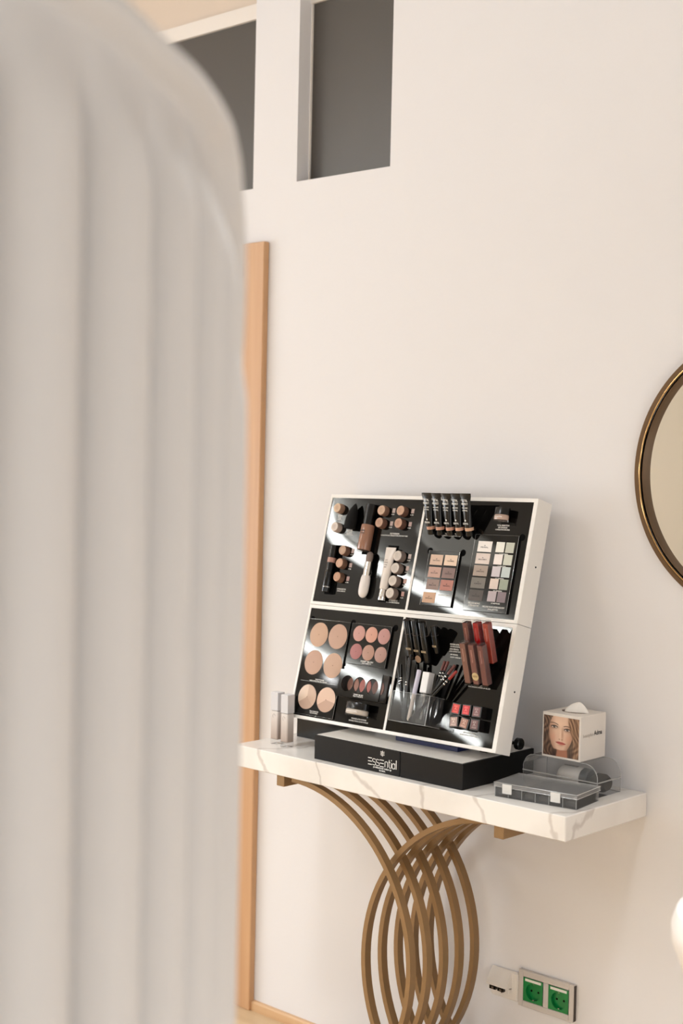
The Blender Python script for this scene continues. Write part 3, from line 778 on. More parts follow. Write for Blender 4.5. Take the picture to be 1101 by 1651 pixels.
slot(LO, .1505, .1560, .140, .2420); slot(LO, .2870, .2905, .170, .2420)  # shadow beside both palettes, put in as black strips

# three-window blush with its cover standing off the pans
t = thing('blush_trio', D(.2360, DP, .0995), 'small raised blush compact with three round windows on the lower left board', 'makeup palette')
cw, ch, yc = .0680, .0318, -.0260
cx3 = (-.0392, .0, .0408)
def plate_with_holes(y0, y1):
    m = MB(); r = .0188; N = 32
    bounds = [-cw, (cx3[0] + cx3[1]) / 2, (cx3[1] + cx3[2]) / 2, cw]
    for c_, bl, br_ in zip(cx3, bounds, bounds[1:]):
        for i in range(N):
            a0, a1 = 2 * PI * i / N, 2 * PI * (i + 1) / N
            def edge(a):
                dx, dz = math.cos(a), math.sin(a); k = 1e9
                if dx > 1e-9: k = min(k, (br_ - c_) / dx)
                if dx < -1e-9: k = min(k, (bl - c_) / dx)
                if dz > 1e-9: k = min(k, ch / dz)
                if dz < -1e-9: k = min(k, -ch / dz)
                return (c_ + dx * k, dz * k)
            e0, e1 = edge(a0), edge(a1)
            p0, p1 = (c_ + r * math.cos(a0), r * math.sin(a0)), (c_ + r * math.cos(a1), r * math.sin(a1))
            mid = None
            if abs(e0[0] - e1[0]) > 1e-7 and abs(e0[1] - e1[1]) > 1e-7:
                mid = (e0[0] if abs(abs(e0[1]) - ch) > 1e-6 else e1[0], ch if e0[1] > 0 else -ch)
            poly = [p0, e0] + ([mid] if mid else []) + [e1, p1]
            n = len(poly)
            m.add([(p[0], y0, p[1]) for p in poly] + [(p[0], y1, p[1]) for p in poly], [tuple(range(n)), tuple(range(2 * n - 1, n - 1, -1)), (n - 1, 2 * n - 1, n, 0)])
    m.box(-cw, -cw + .001, y0, y1, -ch, ch); m.box(cw - .001, cw, y0, y1, -ch, ch)
    return m
obj('cover_plate', plate_with_holes(yc, yc + .0025), M_PALCASE, t)
m = MB(); m.box(-cw, cw, -.004, 0, -ch, ch); m.box(-cw, -cw + .002, yc + .0026, -.004, -ch, ch); m.box(-cw, cw, yc + .0026, -.004, -ch, -ch + .002)
obj('palette_case', m, cm(70, 66, 62, 0.5), t)
for c_, colr in zip(cx3, ((206, 142, 120), (226, 124, 112), (150, 104, 90))):
    m = MB(); m.lathe([(.0185, 0), (.0185, .001)], T(c_, -.004, 0) @ AX_OUT, 32); o = obj('powder_pan', m, cm(*colr, 0.6), t)
    m = MB(); m.lathe([(.0009, 0), (.0009, .0001)], T(c_ - .004, -.0051, 0) @ AX_OUT, 8, smooth=False); obj('centre_dot', m, cm(140, 70, 60), o)
m = MB(); add_text(m, 'SWEET BLUSH', .003, -.0235, .0042, y=yc - .0003, width=.030); add_text(m, 'FARD COMPATTO', .003, -.0275, .0034, y=yc - .0003, width=.032); obj('printed_caption', m, M_PRINT, t)
captions(LO, [('POWDER & FIX POWDER', .2311, .0215, .0048, .048), ('INVISIBLE FIXING LOOSE POWDER', .2311, .0162, .0042, .062)])

# ---- lower right board
captions(LO, [('MASCARA & EYELINER', .4800, .2215, .0048, .034), ('VOLUME LENGTHENING CURVING', .4900, .2165, .0036, .052), ('EYE PENCIL', .4780, .2105, .0044, .026), ('LONG LASTING WATERPROOF KAJAL', .4930, .2055, .0036, .058),
              ('LIP PENCIL', .4800, .1985, .0036, .022), ('SOFT CREAM TEXTURE', .4960, .1925, .0034, .052), ('LIP GLOSS', .5651, .1375, .0036, .030), ('VOLUMIZING SHINE LIP GLOSS', .5651, .1335, .0034, .062),
              ('BIO LIPSTICK', .5600, .0325, .0046, .034), ('MOISTURIZING CREAMY LIPSTICK', .5600, .0275, .0040, .052)])
def mascara(u, v, ln, r, label, sticker=False, gold=True):
    t = thing('mascara_tube', D(u, DP - .0012, v) @ RX(math.radians(28)), label, 'mascara', 'black mascara tubes leaning out of the lower right board')
    m = MB(); m.lathe([(r * .4, .0), (r * .9, .0025), (r, .008), (r, ln * .36)], T(0, -r, 0), 22); obj('tube_body', m, M_BLACK, t)
    m = MB(); m.lathe([(r * 1.02, ln * .365), (r * 1.02, ln - .001), (r * .95, ln)], T(0, -r, 0), 22); obj('cap', m, M_BLACK, t)
    m = MB(); add_text(m, 'ESSE', 0, ln * .30, .0062, y=-2 * r - .0004, width=r * 1.5, bold=.02); obj('label_print', m, cm(206, 176, 128, .4), t)
    m = MB(); m.lathe([(r * 1.04, ln * .66), (r * 1.05, ln * .67)], T(0, -r, 0), 22); obj('seam_ring', m, cm(70, 62, 54, .3), t)
    if sticker:
        m = MB(); m.lathe([(.0085, 0), (.0085, .0006)], T(.003, -2 * r - .0005, .011) @ AX_OUT, 20, smooth=False); obj('round_sticker', m, cm(164, 124, 88, .6), t)
mascara(.3715, .1800, .096, .0098, 'thick black mascara tube, leftmost of the four leaning out of the lower right board')
mascara(.3944, .1760, .100, .0092, 'black mascara tube with round tan sticker on the lower right board', True)
mascara(.4166, .1757, .098, .0090, 'black mascara tube just right of the one with the round sticker')
mascara(.4383, .1990, .066, .0075, 'short slim black mascara tube, rightmost of the four')

def lip_gloss(u, v, ln, capc, label, sticker=False):
    t = thing('lip_gloss', D(u, DP - .001, v) @ RX(math.radians(29)), label, 'lip gloss', 'rectangular lip glosses leaning out of the lower right board')
    m = MB(); m.box(-.0075, .0075, -.0165, 0, .003, ln, bev=.0012); obj('gloss_case', m, cm(*capc, 0.15), t)
    m = MB(); m.box(-.0080, .0080, -.0170, 0, 0, .003); obj('case_foot', m, M_BLACK, t)
    m = MB(); m.box(-.0073, .0073, -.0163, -.0002, ln, ln + .0035, bev=.001); m.box(-.0082, -.0076, -.0166, -.0002, .004, ln - .001); m.box(.0076, .0082, -.0166, -.0002, .004, ln - .001); obj('clear_shell', m, M_ACRYL, t)
    m = MB()
    R_ = RY(PI / 2)
    add_text(m, 'ESSENTIAL', 0, 0, .0050, y=0, M=T(0, -.0168, ln * .72) @ R_, width=.030); obj('label_print', m, cm(min(255, capc[0] + 60), min(255, capc[1] + 50), min(255, capc[2] + 46), .3), t)
    if sticker:
        m = MB(); m.lathe([(.0090, 0), (.0090, .0006)], T(.0015, -.0166, .022) @ AX_OUT, 22, smooth=False); obj('round_sticker', m, cm(208, 174, 112, .6), t)
        m = MB(); add_text(m, 'NEW', .0015, .022, .006, y=-.0174); obj('sticker_print', m, cm(150, 110, 60), t)
LN = .094
for (u, v, c_, nm, s_) in ((.5423, .1900, (112, 50, 42), 'dark brown-red lip gloss, left of the three in the upper row', False), (.5707, .1914, (150, 12, 16), 'bright red lip gloss, middle of the upper row', False), (.5975, .1926, (150, 58, 46), 'coral-brown lip gloss, right of the three in the upper row', False),
                           (.5447, .1437, (134, 82, 66), 'tan-brown lip gloss, left of the three in the lower row', False), (.5686, .1431, (128, 70, 60), 'brown lip gloss with a round gold sticker in the lower row', True), (.5935, .1433, (118, 60, 54), 'mauve-brown lip gloss, right of the three in the lower row', False)):
    lip_gloss(u, v, LN, c_, nm, s_)

def lipstick(u, v, ang, c_, label):
    t = thing('lipstick', D(u, DP, v) @ RY(ang), label, 'lipstick', 'square lipsticks seen end on')
    m = MB(); s_ = .0126; m.box(-s_, s_, -.020, 0, -s_ * 1.0, s_ * 1.0, bev=.001); obj('case', m, cm(20, 17, 16, .25), t)
    m = MB(); m.box(-.0093, .0093, -.0206, -.0200, -.0098, .0098); f = obj('shade_label', m, cm(*c_, .4), t)
    m = MB(); add_text(m, 'ES', 0, .005, .0055, y=-.0208, width=.009); add_text(m, 'A', 0, -.0005, .0075, y=-.0208, width=.008); add_text(m, '023', 0, -.0065, .0045, y=-.0208, width=.011)
    obj('label_print', m, cm(min(255, c_[0] + 50), min(255, c_[1] + 70), min(255, c_[2] + 66)), f)
for (u, v, a, c_, nm) in ((.5269, .0799, .06, (206, 58, 50), 'coral red lipstick end, left of the upper row'), (.5558, .0803, -.02, (206, 50, 54), 'bright red lipstick end, middle of the upper row'), (.5851, .0800, -.02, (130, 76, 76), 'dusky rose lipstick end, right of the upper row'),
                      (.5272, .0512, -.12, (186, 146, 134), 'pale nude lipstick end, left of the lower row'), (.5565, .0515, .16, (178, 116, 94), 'tilted terracotta lipstick end, middle of the lower row'), (.5852, .0518, -.02, (118, 72, 70), 'dark mauve lipstick end, right of the lower row')):
    lipstick(u, v, a, c_, nm)

# acrylic pencil holder
hu0, hu1, hv0, hv1, hw = .3661, .4750, .0311, .0970, -.050
t = thing('pencil_holder', D(.4205, DP, hv0), 'clear acrylic pencil holder fixed on the lower right board', 'holder')
def hb(mb, a0, a1, w0, w1, z0, z1): mb.box(a0 - .4205, a1 - .4205, w0 - DP, w1 - DP, z0 - hv0, z1 - hv0)
m = MB(); hb(m, hu0, hu1, hw, hw + .0018, hv0, hv1); obj('front_panel', m, M_ACRYL, t)
for a in (hu0, hu1 - .0018):
    m = MB(); hb(m, a, a + .0018, hw + .0019, DP, hv0, hv1); obj('side_panel', m, M_ACRYL, t)
m = MB(); hb(m, hu0, hu1, hw + .0019, DP, hv0, hv0 + .0018); obj('bottom_panel', m, M_ACRYL, t)
m = MB()
for (a, b_, c_, d_) in ((hu0, hu1, hv1, hv1 + .0006), (hu0, hu1, hv0 - .0008, hv0)):
    hb(m, a, b_, hw, hw + .002, c_, d_)
for a in (hu0, hu1 - .0006):
    hb(m, a, a + .0006, hw - .0003, DP, hv0 - .0006, hv0); hb(m, a, a + .0006, hw, DP, hv1, hv1 + .0006); hb(m, a - .0001, a + .0007, hw - .0004, hw + .0004, hv0, hv1)
obj('polished_edges', m, M_CLEAREDGE, t)

GP = 'make-up pencils standing in the acrylic holder'
def pencil(u0, v0, u1, v1, r, body, label, cap=None, bands=None, name='makeup_pencil', cat='pencil', w0=-.022, w1=-.030, tip=None, capfrac=.8):
    P0 = DM @ Vector((u0, w0, v0)); P1 = DM @ Vector((u1, w1, v1))
    d_ = P1 - P0; L_ = d_.length
    q = d_.to_track_quat('Z', 'Y').to_matrix().to_4x4()
    t = thing(name, T(*P0) @ q, label, cat, GP)
    m = MB(); m.lathe([(r * .5, 0), (r, .004), (r, L_ * capfrac)], None, 12); obj('shaft', m, body, t)
    m = MB()
    if tip: m.lathe([(r * 1.1, L_ * capfrac), (r * 1.05, L_ * .92), (r * .35, L_)], None, 12)
    else: m.lathe([(r * 1.1, L_ * capfrac), (r * 1.1, L_ - .001), (r * .9, L_)], None, 12)
    obj('cap', m, cap or body, t)
    if bands:
        m = MB()
        for z in bands: m.lathe([(r * 1.16, L_ * z), (r * 1.16, L_ * z + .002)], None, 12)
        obj('silver_band', m, M_CHROME, t)
BK = M_BLACK
pencil(.3880, .036, .3470, .1640, .0030, BK, 'black pencil with pointed cap leaning far left in the acrylic holder', tip=True, bands=(.62, .66))
pencil(.3925, .036, .3560, .1590, .0030, BK, 'black pencil just right of the pointed-cap one, low in the holder', bands=(.70, .74), w0=-.030)
pencil(.4000, .037, .3590, .1800, .0034, BK, 'long black pencil at the left of the holder, leaning left', w0=-.014, w1=-.018)
pencil(.3960, .037, .3760, .1770, .0040, BK, 'thick black pencil with flat cap near the middle left of the holder', w0=-.034, w1=-.026, bands=(.55, .59))
pencil(.4060, .035, .3850, .1840, .0032, BK, 'tallest black pencil with a pale glint, standing in the holder', w0=-.040, w1=-.034)
pencil(.4190, .037, .3955, .1650, .0030, BK, 'black pencil with silver bands just left of the lilac tube', w0=-.016, w1=-.020, bands=(.60, .68, .74))
pencil(.4156, .036, .4175, .1520, .0048, cm(206, 190, 178, .3), 'slim pale tube with lilac cap in the acrylic holder', cap=cm(208, 204, 220, .25), name='gloss_tube', cat='cosmetic tube', capfrac=.52, w0=-.038, w1=-.034)
# square capped gloss
P0 = DM @ Vector((.4395, -.026, .0345)); P1 = DM @ Vector((.4385, -.028, .1500)); d_ = P1 - P0
t = thing('gloss_tube', T(*P0) @ DM.to_3x3().to_4x4(), 'clear square gloss tube with big white cap in the acrylic holder', 'cosmetic tube', GP)
m = MB(); m.box(-.0085, .0085, -.0085, .0085, 0, .067, bev=.001); obj('clear_body', m, M_CLEAR, t)
m = MB(); m.lathe([(.002, .01), (.002, .06)], None, 8); m.lathe([(.005, .060), (.005, .068)], None, 12); obj('applicator', m, cm(150, 140, 132, .3), t)
m = MB(); m.box(-.0098, .0098, -.0098, .0098, .068, .115, bev=.001); obj('cap', m, cm(232, 230, 228, .3), t)
RB, RD = cm(112, 44, 34, .35), cm(150, 38, 30, .35)
for k, (u0, v0, u1, v1, c_, nm) in enumerate(((.4450, .045, .4760, .1800, RB, 'pencil with brown cap, left of the leaning brown pair in the holder'), (.4500, .045, .4880, .1800, RB, 'pencil with brown cap, right of the leaning brown pair in the holder'),
        (.4250, .040, .5020, .1700, BK, 'black pencil leaning right in the holder, beside the brown-capped ones'), (.4230, .038, .5140, .1730, RB, 'pencil with wide brown cap leaning right in the holder'),
        (.4200, .036, .5240, .1600, RD, 'pencil with red cap leaning farthest right in the holder'))):
    pencil(u0, v0, u1, v1, .0030 if k != 3 else .0034, BK, nm, cap=c_, bands=(.74, .79), capfrac=.84, w0=-.018 - .006 * k, w1=-.022 - .003 * k)

# ------------------------------------------------------------------ things on the table top
ZT = SZ1 + .0002
M_FROST = mat('frosted_bottle', srgb(214, 206, 202), 0.3)
_nt = M_FROST.node_tree; _tcn = _nt.nodes.new('ShaderNodeTexCoord'); _sx = _nt.nodes.new('ShaderNodeSeparateXYZ'); _mr = _nt.nodes.new('ShaderNodeMapRange'); _cr = _nt.nodes.new('ShaderNodeValToRGB')
_mr.inputs['From Min'].default_value = .015; _mr.inputs['From Max'].default_value = .080
_cr.color_ramp.elements[0].color = (*srgb(176, 156, 142), 1); _cr.color_ramp.elements[1].color = (*srgb(224, 216, 210), 1)
for a_, b__ in ((_tcn.outputs['Object'], _sx.inputs[0]), (_sx.outputs['Z'], _mr.inputs['Value']), (_mr.outputs[0], _cr.inputs[0]), (_cr.outputs[0], _nt.nodes['Principled BSDF'].inputs['Base Color'])): _nt.links.new(a_, b__)
def bottle(x, y, label):
    t = thing('foundation_bottle', T(x, y, ZT), label, 'cosmetic bottle', 'square glass foundation bottles at the left end of the table')
    m = MB(); m.box(-.0125, .0125, -.0125, .0125, 0, .014, bev=.002); obj('glass_base', m, M_CLEAR, t)
    m = MB(); m.box(-.0119, .0119, -.0119, .0119, .012, .082, bev=.002); obj('frosted_body', m, M_FROST, t)
    m = MB(); m.box(-.0122, .0122, -.0122, .0122, .083, .128, bev=.001); obj('cap', m, cm(214, 212, 214, .25), t)
    m = MB(); m.tube([(.004 * math.cos(a), -.0123, .070 + .005 * math.sin(a)) for a in [2 * PI * i / 16 for i in range(12)]], .0003, 5); obj('label_print', m, cm(150, 140, 134), t)
bottle(-2.4665, -.228, 'square frosted foundation bottle at the far left, in front of the wooden door casing')
bottle(-2.4230, -.237, 'square frosted foundation bottle half hidden by the display frame')

# clear case, right of the stand
t = thing('plastic_case', T(-1.700, -.100, ZT), 'clear rounded plastic case under the tissue box', 'case')
cx0, cx1, cy0, cy1, czt = -.099, .091, -.030, .062, .0685
def rr_outline(x0, x1, z0, z1, r, n=8):
    p = [(x0, z0), (x1, z0)]
    for i in range(n + 1): a = PI / 2 * i / n; p.append((x1 - r + r * math.cos(a), z1 - r + r * math.sin(a)))
    for i in range(n + 1): a = PI / 2 + PI / 2 * i / n; p.append((x0 + r + r * math.cos(a), z1 - r + r * math.sin(a)))
    return p
o1 = rr_outline(cx0, cx1, 0, czt, .030); o2 = rr_outline(cx0 + .0018, cx1 - .0018, .0018, czt - .0018, .0285)
m = MB(); n = len(o1)
for y in (cy0, cy1 - .0016): m.prism(o1, y, y + .0016)
vs = [(p[0], y, p[1]) for y in (cy0 + .0016, cy1 - .0016) for p in o1] ; m.add(vs, [(i, n + i, n + (i + 1) % n, (i + 1) % n) for i in range(n)], None, 0, True)
obj('case_shell', m, M_LID if False else M_CLEAR, t)
m = MB(); m.tube([(p[0], cy0, p[1]) for p in o1], .0007, 6, closed=True); m.tube([(p[0], cy1, p[1]) for p in o1], .0007, 6, closed=True); m.box(cx0 - .001, cx1 + .001, cy0 - .001, cy0 + .0005, .030, .0325); m.box(cx1 - .0005, cx1 + .001, cy0, cy1, .030, .0325); obj('case_rim', m, M_CLEAREDGE, t)
# contents of the case
t = thing('lotion_bottle', T(-1.690, -.085, ZT + .0045 + .021) @ RY(PI / 2), 'white rounded bottle with grey-black cap lying inside the clear case', 'bottle')
m = MB(); m.lathe([(.003, -.045), (.012, -.043), (.019, -.036), (.022, -.026), (.0225, .012), (.021, .018)], None, 28); obj('bottle_body', m, cm(248, 244, 240, .35), t)
m = MB(); m.lathe([(.021, .018), (.0225, .020), (.0225, .034), (.020, .037)], None, 28); obj('cap', m, cm(52, 54, 56, .35), t)
m = MB(); m.box(-.0235, -.0215, -.004, .004, -.030, .004, bev=.0006); obj('pump_clip', m, cm(120, 112, 106, .3), t)
t = MB(); t.lathe([(.002, -.020), (.014, -.018), (.0195, -.008), (.0195, .008), (.014, .018), (.002, .020)], T(0, 0, .0195) @ RY(PI / 2), 24, sy=1.2)
obj('round_pouch', t, mat('black_felt', srgb(38, 34, 32), .9, vary=(200, srgb(52, 46, 42))), mw=T(-1.6315, -.080, ZT + .0025), label='dark rounded pouch inside the clear case beside the white bottle', cat='pouch')
m = MB(); m.tube([(-.035, 0, .006), (0, 0, .007), (.035, .004, .006)], .004, 10); obj('black_cable_tie', m, M_BLACK, mw=T(-1.760, -.108, ZT + .0025), label='short black strap inside the left half of the clear case', cat='strap')

# tissue box on the case
TX, TY, TZ = -1.7495, -.132, ZT + czt + .0009
t = thing('tissue_box', T(TX, TY, TZ), 'white cube tissue box with a printed portrait of a woman, on the clear case', 'tissue box')
S = .0965
m = MB(); m.box(0, .0975, 0, .098, 0, S, bev=.0008); box = obj('card_box', m, cm(232, 222, 210, .45), t)
m = MB(); m.lathe([(.026, 0), (.026, .0004)], T(.048, .050, S), 32, sx=1.15, sy=.8, smooth=False); obj('oval_opening', m, cm(120, 98, 82, .8), t)
m = MB(); N1, N2 = 26, 10; vs = []; fs = []
for j in range(N2 + 1):
    v_ = j / N2
    for i in range(N1):
        a = 2 * PI * i / N1
        rad = .019 * (1 - v_) ** .7 * (1 + .22 * math.sin(3 * a + 1) + .1 * math.sin(5 * a)) + .0012
        vs.append((.050 + rad * 1.25 * math.cos(a) + .010 * v_ * v_, .050 + rad * .75 * math.sin(a), S + .0006 + .0215 * v_ ** .75 + .0025 * math.sin(2 * a + 4 * v_) * v_ * (1 - v_)))
for j in range(N2):
    for i in range(N1): fs.append((j * N1 + i, j * N1 + (i + 1) % N1, (j + 1) * N1 + (i + 1) % N1, (j + 1) * N1 + i))
fs.append(tuple(N2 * N1 + i for i in range(N1)))
m.add(vs, fs, None, 0, True); obj('tissue', m, cm(246, 240, 232, .9), t, angle=80)
m = MB(); MS = T(.0975, .049, .055) @ RZ(PI / 2)
add_text(m, 'beautyfor', -.020, -.001, .0095, y=-.0003, M=MS, width=.040); obj('side_lettering', m, cm(188, 174, 160), t, label='faint grey lettering')
m = MB(); add_text(m, 'Adma', .018, .001, .0135, y=-.0003, M=MS, width=.032, bold=.03); obj('brand_lettering', m, cm(44, 34, 28), t, label='bold dark lettering')
# portrait: a printed picture on the front, painted into vertex colours
def portrait():
    nx, nz = 150, 165; x0, x1, z0, z1 = .0032, .0935, .0045, .0905
    vs = []; cols = []
    def mixc(a, b_, k): k = max(0, min(1, k)); return tuple(p + (q - p) * k for p, q in zip(a, b_))
    def ss(e0, e1, x): u = max(0, min(1, (x - e0) / (e1 - e0))); return u * u * (3 - 2 * u)
    for j in range(nz + 1):
        for i in range(nx + 1):
            u = i / nx; v = j / nz
            # hair everywhere first, with strands
            wv = (math.sin(48 * u + 7 * math.sin(5.5 * v + 3 * u) + 2.2 * math.sin(13 * v)) + .6 * math.sin(83 * u + 5 * math.sin(6 * v + 2) + 11 * v)) * .32 + .5
            wv2 = math.sin(95 * u + 9 * math.sin(4.2 * v + 1)) * .5 + .5
            c_ = mixc((70, 54, 45), (158, 130, 108), +.12 + .38 * wv * (.35 + .8 * ss(.25, .9, v)) + .25 * wv2)
            if u > .7: c_ = mixc(c_, (178, 140, 110), .35 * ss(.7, .9, u) * wv)
            if v < .28: c_ = mixc(c_, (48, 26, 26), .7 * ss(.28, .02, v) * (1 if u < .4 else .4))
            # neck
            nl, nr = .34 + .05 * (v / .3), .72 - .02 * (v / .3)
            if v < .34 and nl < u < nr:
                k = ss(nl, nl + .05, u) * ss(nr, nr - .05, u)
                c_ = mixc(c_, mixc((176, 118, 92), (120, 74, 58), ss(.12, .30, v) * .55), k)
            # face: oval leaning slightly, chin at lower centre
            fx = .485 + .01 * (v - .5); fz = .60
            wx = .335 * (1 if v > .55 else (1 - .52 * ((.55 - v) / .40) ** 1.7 if v > .15 else 0.0))
            top = 1.14
            if .15 < v and wx > 0:
                dx = abs(u - fx) / wx
                dy = 0 if v < fz else ((v - fz) / (top - fz)) ** 2
                e = dx * dx + dy
                k = ss(1.06, .94, e) * ss(.165, .20, v + .02 * (1 - dx))
                sk = mixc((230, 194, 168), (190, 146, 120), ss(.35, 1.0, dx))
                sk = mixc(sk, (248, 214, 186), .6 * math.exp(-((u - .44) ** 2 / .02 + (v - .80) ** 2 / .02)))
                sk = mixc(sk, (222, 158, 130), .5 * math.exp(-((u - .27) ** 2 / .006 + (v - .48) ** 2 / .012)) + .5 * math.exp(-((u - .70) ** 2 / .006 + (v - .46) ** 2 / .012)))
                # nose
                sk = mixc(sk, (176, 120, 94), .55 * math.exp(-((u - .535) ** 2 / .0009 + (v - .56) ** 2 / .02)))
                sk = mixc(sk, (250, 220, 196), .6 * math.exp(-((u - .485) ** 2 / .0005 + (v - .55) ** 2 / .02)))
                sk = mixc(sk, (130, 74, 56), .75 * (math.exp(-((u - .455) ** 2 / .0003 + (v - .435) ** 2 / .0001)) + math.exp(-((u - .53) ** 2 / .0003 + (v - .430) ** 2 / .0001))))
                # eyes and brows
                for ex, ez, sg in ((.305, .735, -1), (.675, .690, 1)):
                    sk = mixc(sk, (104, 70, 56), .75 * math.exp(-((u - ex) ** 2 / .010 + (v - ez) ** 2 / .0022)))
                    e2 = ((u - ex) / .082) ** 2 + ((v - ez) / .026) ** 2
                    sk = mixc(sk, (216, 200, 190), ss(1.05, .8, e2))
                    sk = mixc(sk, (52, 34, 28), ss(1.1, .8, ((u - ex) / .034) ** 2 + ((v - ez) / .028) ** 2))
                    lid = ez + .026 - 3.2 * (u - ex) ** 2
                    sk = mixc(sk, (28, 16, 14), .95 * ss(.016, .004, abs(v - lid)) * ss(.105, .085, abs(u - ex)))
                    br_ = ez + .082 + (.012 if sg < 0 else .01) - 1.6 * (u - ex - sg * .02) ** 2 - .10 * (u - ex) * (1 if sg < 0 else 1)
                    sk = mixc(sk, (72, 46, 36), .85 * ss(.015, .004, abs(v - br_)) * ss(.135, .10, abs(u - ex - sg * .01)))
                    sk = mixc(sk, (250, 246, 240), math.exp(-((u - ex - .012) ** 2 / .00008 + (v - ez - .006) ** 2 / .00006)))
                # mouth
                mx_, mz = .495, .345 - .08 * (u - .495)
                dxm = (u - mx_) / .145
                if abs(dxm) < 1:
                    up_ = .030 * (1 - dxm * dxm) * (1 - .25 * math.exp(-dxm * dxm / .02)); lo_ = .042 * (1 - dxm * dxm) ** .8
                    if v > mz: k2 = ss(up_ + .006, up_ - .004, v - mz)
                    else: k2 = ss(lo_ + .006, lo_ - .004, mz - v)
                    sk = mixc(sk, (198, 96, 88), .9 * k2)
                    sk = mixc(sk, (112, 40, 38), .9 * ss(.010, .002, abs(v - mz)))
                sk = mixc(sk, (170, 112, 88), .4 * math.exp(-((u - .50) ** 2 / .006 + (v - .285) ** 2 / .0004)))
                c_ = mixc(c_, sk, k)
            # locks falling over the sides of the face
            lk = .18 + .05 * math.sin(5 * v + 1.4) - .08 * max(0, v - .6)
            if u < lk + .06: c_ = mixc(c_, mixc((52, 36, 30), (140, 106, 84), wv), .9 * ss(lk + .05, lk, u))
            rk = .82 + .04 * math.sin(6 * v) - .22 * max(0, v - .55)
            if u > rk - .05: c_ = mixc(c_, mixc((92, 64, 48), (186, 148, 116), wv), .9 * ss(rk - .04, rk + .02, u))
            vs.append((x0 + (x1 - x0) * u, -.0004, z0 + (z1 - z0) * v)); cols.append(srgb(*c_))
    W_ = nx + 1
    fs = [(j * W_ + i, j * W_ + i + 1, (j + 1) * W_ + i + 1, (j + 1) * W_ + i) for j in range(nz) for i in range(nx)]
    m = MB(); m.add(vs, fs)
    pm = bpy.data.materials.new('portrait_print'); pm.use_nodes = True
    at = pm.node_tree.nodes.new('ShaderNodeVertexColor'); at.layer_name = 'print'
    pm.node_tree.links.new(at.outputs[0], pm.node_tree.nodes['Principled BSDF'].inputs['Base Color'])
    pm.node_tree.nodes['Principled BSDF'].inputs['Roughness'].default_value = .35
    o = obj('portrait_print', m, pm, t, label='printed portrait of a woman with long light brown hair')
    ca = o.data.color_attributes.new('print', 'FLOAT_COLOR', 'POINT')
    for k, c_ in enumerate(cols): ca.data[k].color = (*c_, 1)
portrait()

# clear compartment organiser in front
OA = math.atan2(.021, .191)
ORG = T(-1.768, -.274, ZT) @ RZ(math.radians(7.5))
t = thing('organiser_box', ORG, 'flat clear compartment box with two clips at the front right of the table', 'storage box')
ow, od, oh = .188, .107, .030
m = MB()
m.box(0, ow, 0, .0015, 0, oh - .008); m.box(0, ow, od - .0015, od, 0, oh - .008); m.box(0, .0015, .0015, od - .0015, 0, oh - .008); m.box(ow - .0015, ow, .0015, od - .0015, 0, oh - .008); m.box(.0015, ow - .0015, .0015, od - .0015, 0, .0012)
for k in range(1, 6): m.box(ow * k / 6 - .0005, ow * k / 6 + .0005, .0016, od - .0016, .0013, oh - .009)
m.box(.0016, ow - .0016, od / 2 - .0005, od / 2 + .0005, .0013, oh - .0095)
obj('tray', m, M_CLEAR, t)
m = MB()
m.box(-.002, ow + .002, -.002, od + .002, oh - .0015, oh)
m.box(-.002, ow + .002, -.002, -.0007, oh - .0085, oh - .0016); m.box(-.002, ow + .002, od + .0007, od + .002, oh - .0085, oh - .0016); m.box(-.002, -.0007, -.0006, od + .0006, oh - .0085, oh - .0016); m.box(ow + .0007, ow + .002, -.0006, od + .0006, oh - .0085, oh - .0016)
lid = obj('lid', m, M_LID, t)
m = MB(); m.tube([(-.002, -.002, oh), (ow + .002, -.002, oh), (ow + .002, od + .002, oh), (-.002, od + .002, oh)], .0007, 6, closed=True)
m.tube([(-.002, -.002, oh - .0085), (ow + .002, -.002, oh - .0085), (ow + .002, od + .002, oh - .0085), (-.002, od + .002, oh - .0085)], .0006, 6, closed=True)
for k in range(0, 7): m.box(min(ow * k / 6, ow - .001), min(ow * k / 6, ow - .001) + .001, -.0004, .0002, .001, oh - .0095)
obj('lid_rim', m, M_CLEAREDGE, lid)
for cxp in (.030, .142):
    m = MB(); m.box(cxp - .011, cxp + .011, -.0045, -.0022, .009, oh - .001, bev=.0008); m.box(cxp - .005, cxp + .005, -.0055, -.0045, .015, .018, bev=.0004); obj('clip', m, cm(226, 222, 216, .3), t, label='white plastic clip')
M_PAD = mat('dark_pad', srgb(44, 42, 42), .85, vary=(160, srgb(84, 80, 78)))
proto = None
for r_ in range(2):
    for k in range(6):
        if proto is None:
            m = MB(); m.box(-.0125, .0125, -.022, .022, 0, .0125, bev=.003)
            proto = obj('foam_pad', m, M_PAD); o = proto
        else:
            o = proto.copy(); COL.objects.link(o)
        o.matrix_basis = ORG @ T(ow * (k + .5) / 6, od * (.27 if r_ == 0 else .74), .00135)
        tag(o, 'dark pad, number %s from the left in the %s row of the organiser box' % (('one', 'two', 'three', 'four', 'five', 'six')[k], ('front', 'back')[r_]), 'pad', 'dark pads in the organiser box')

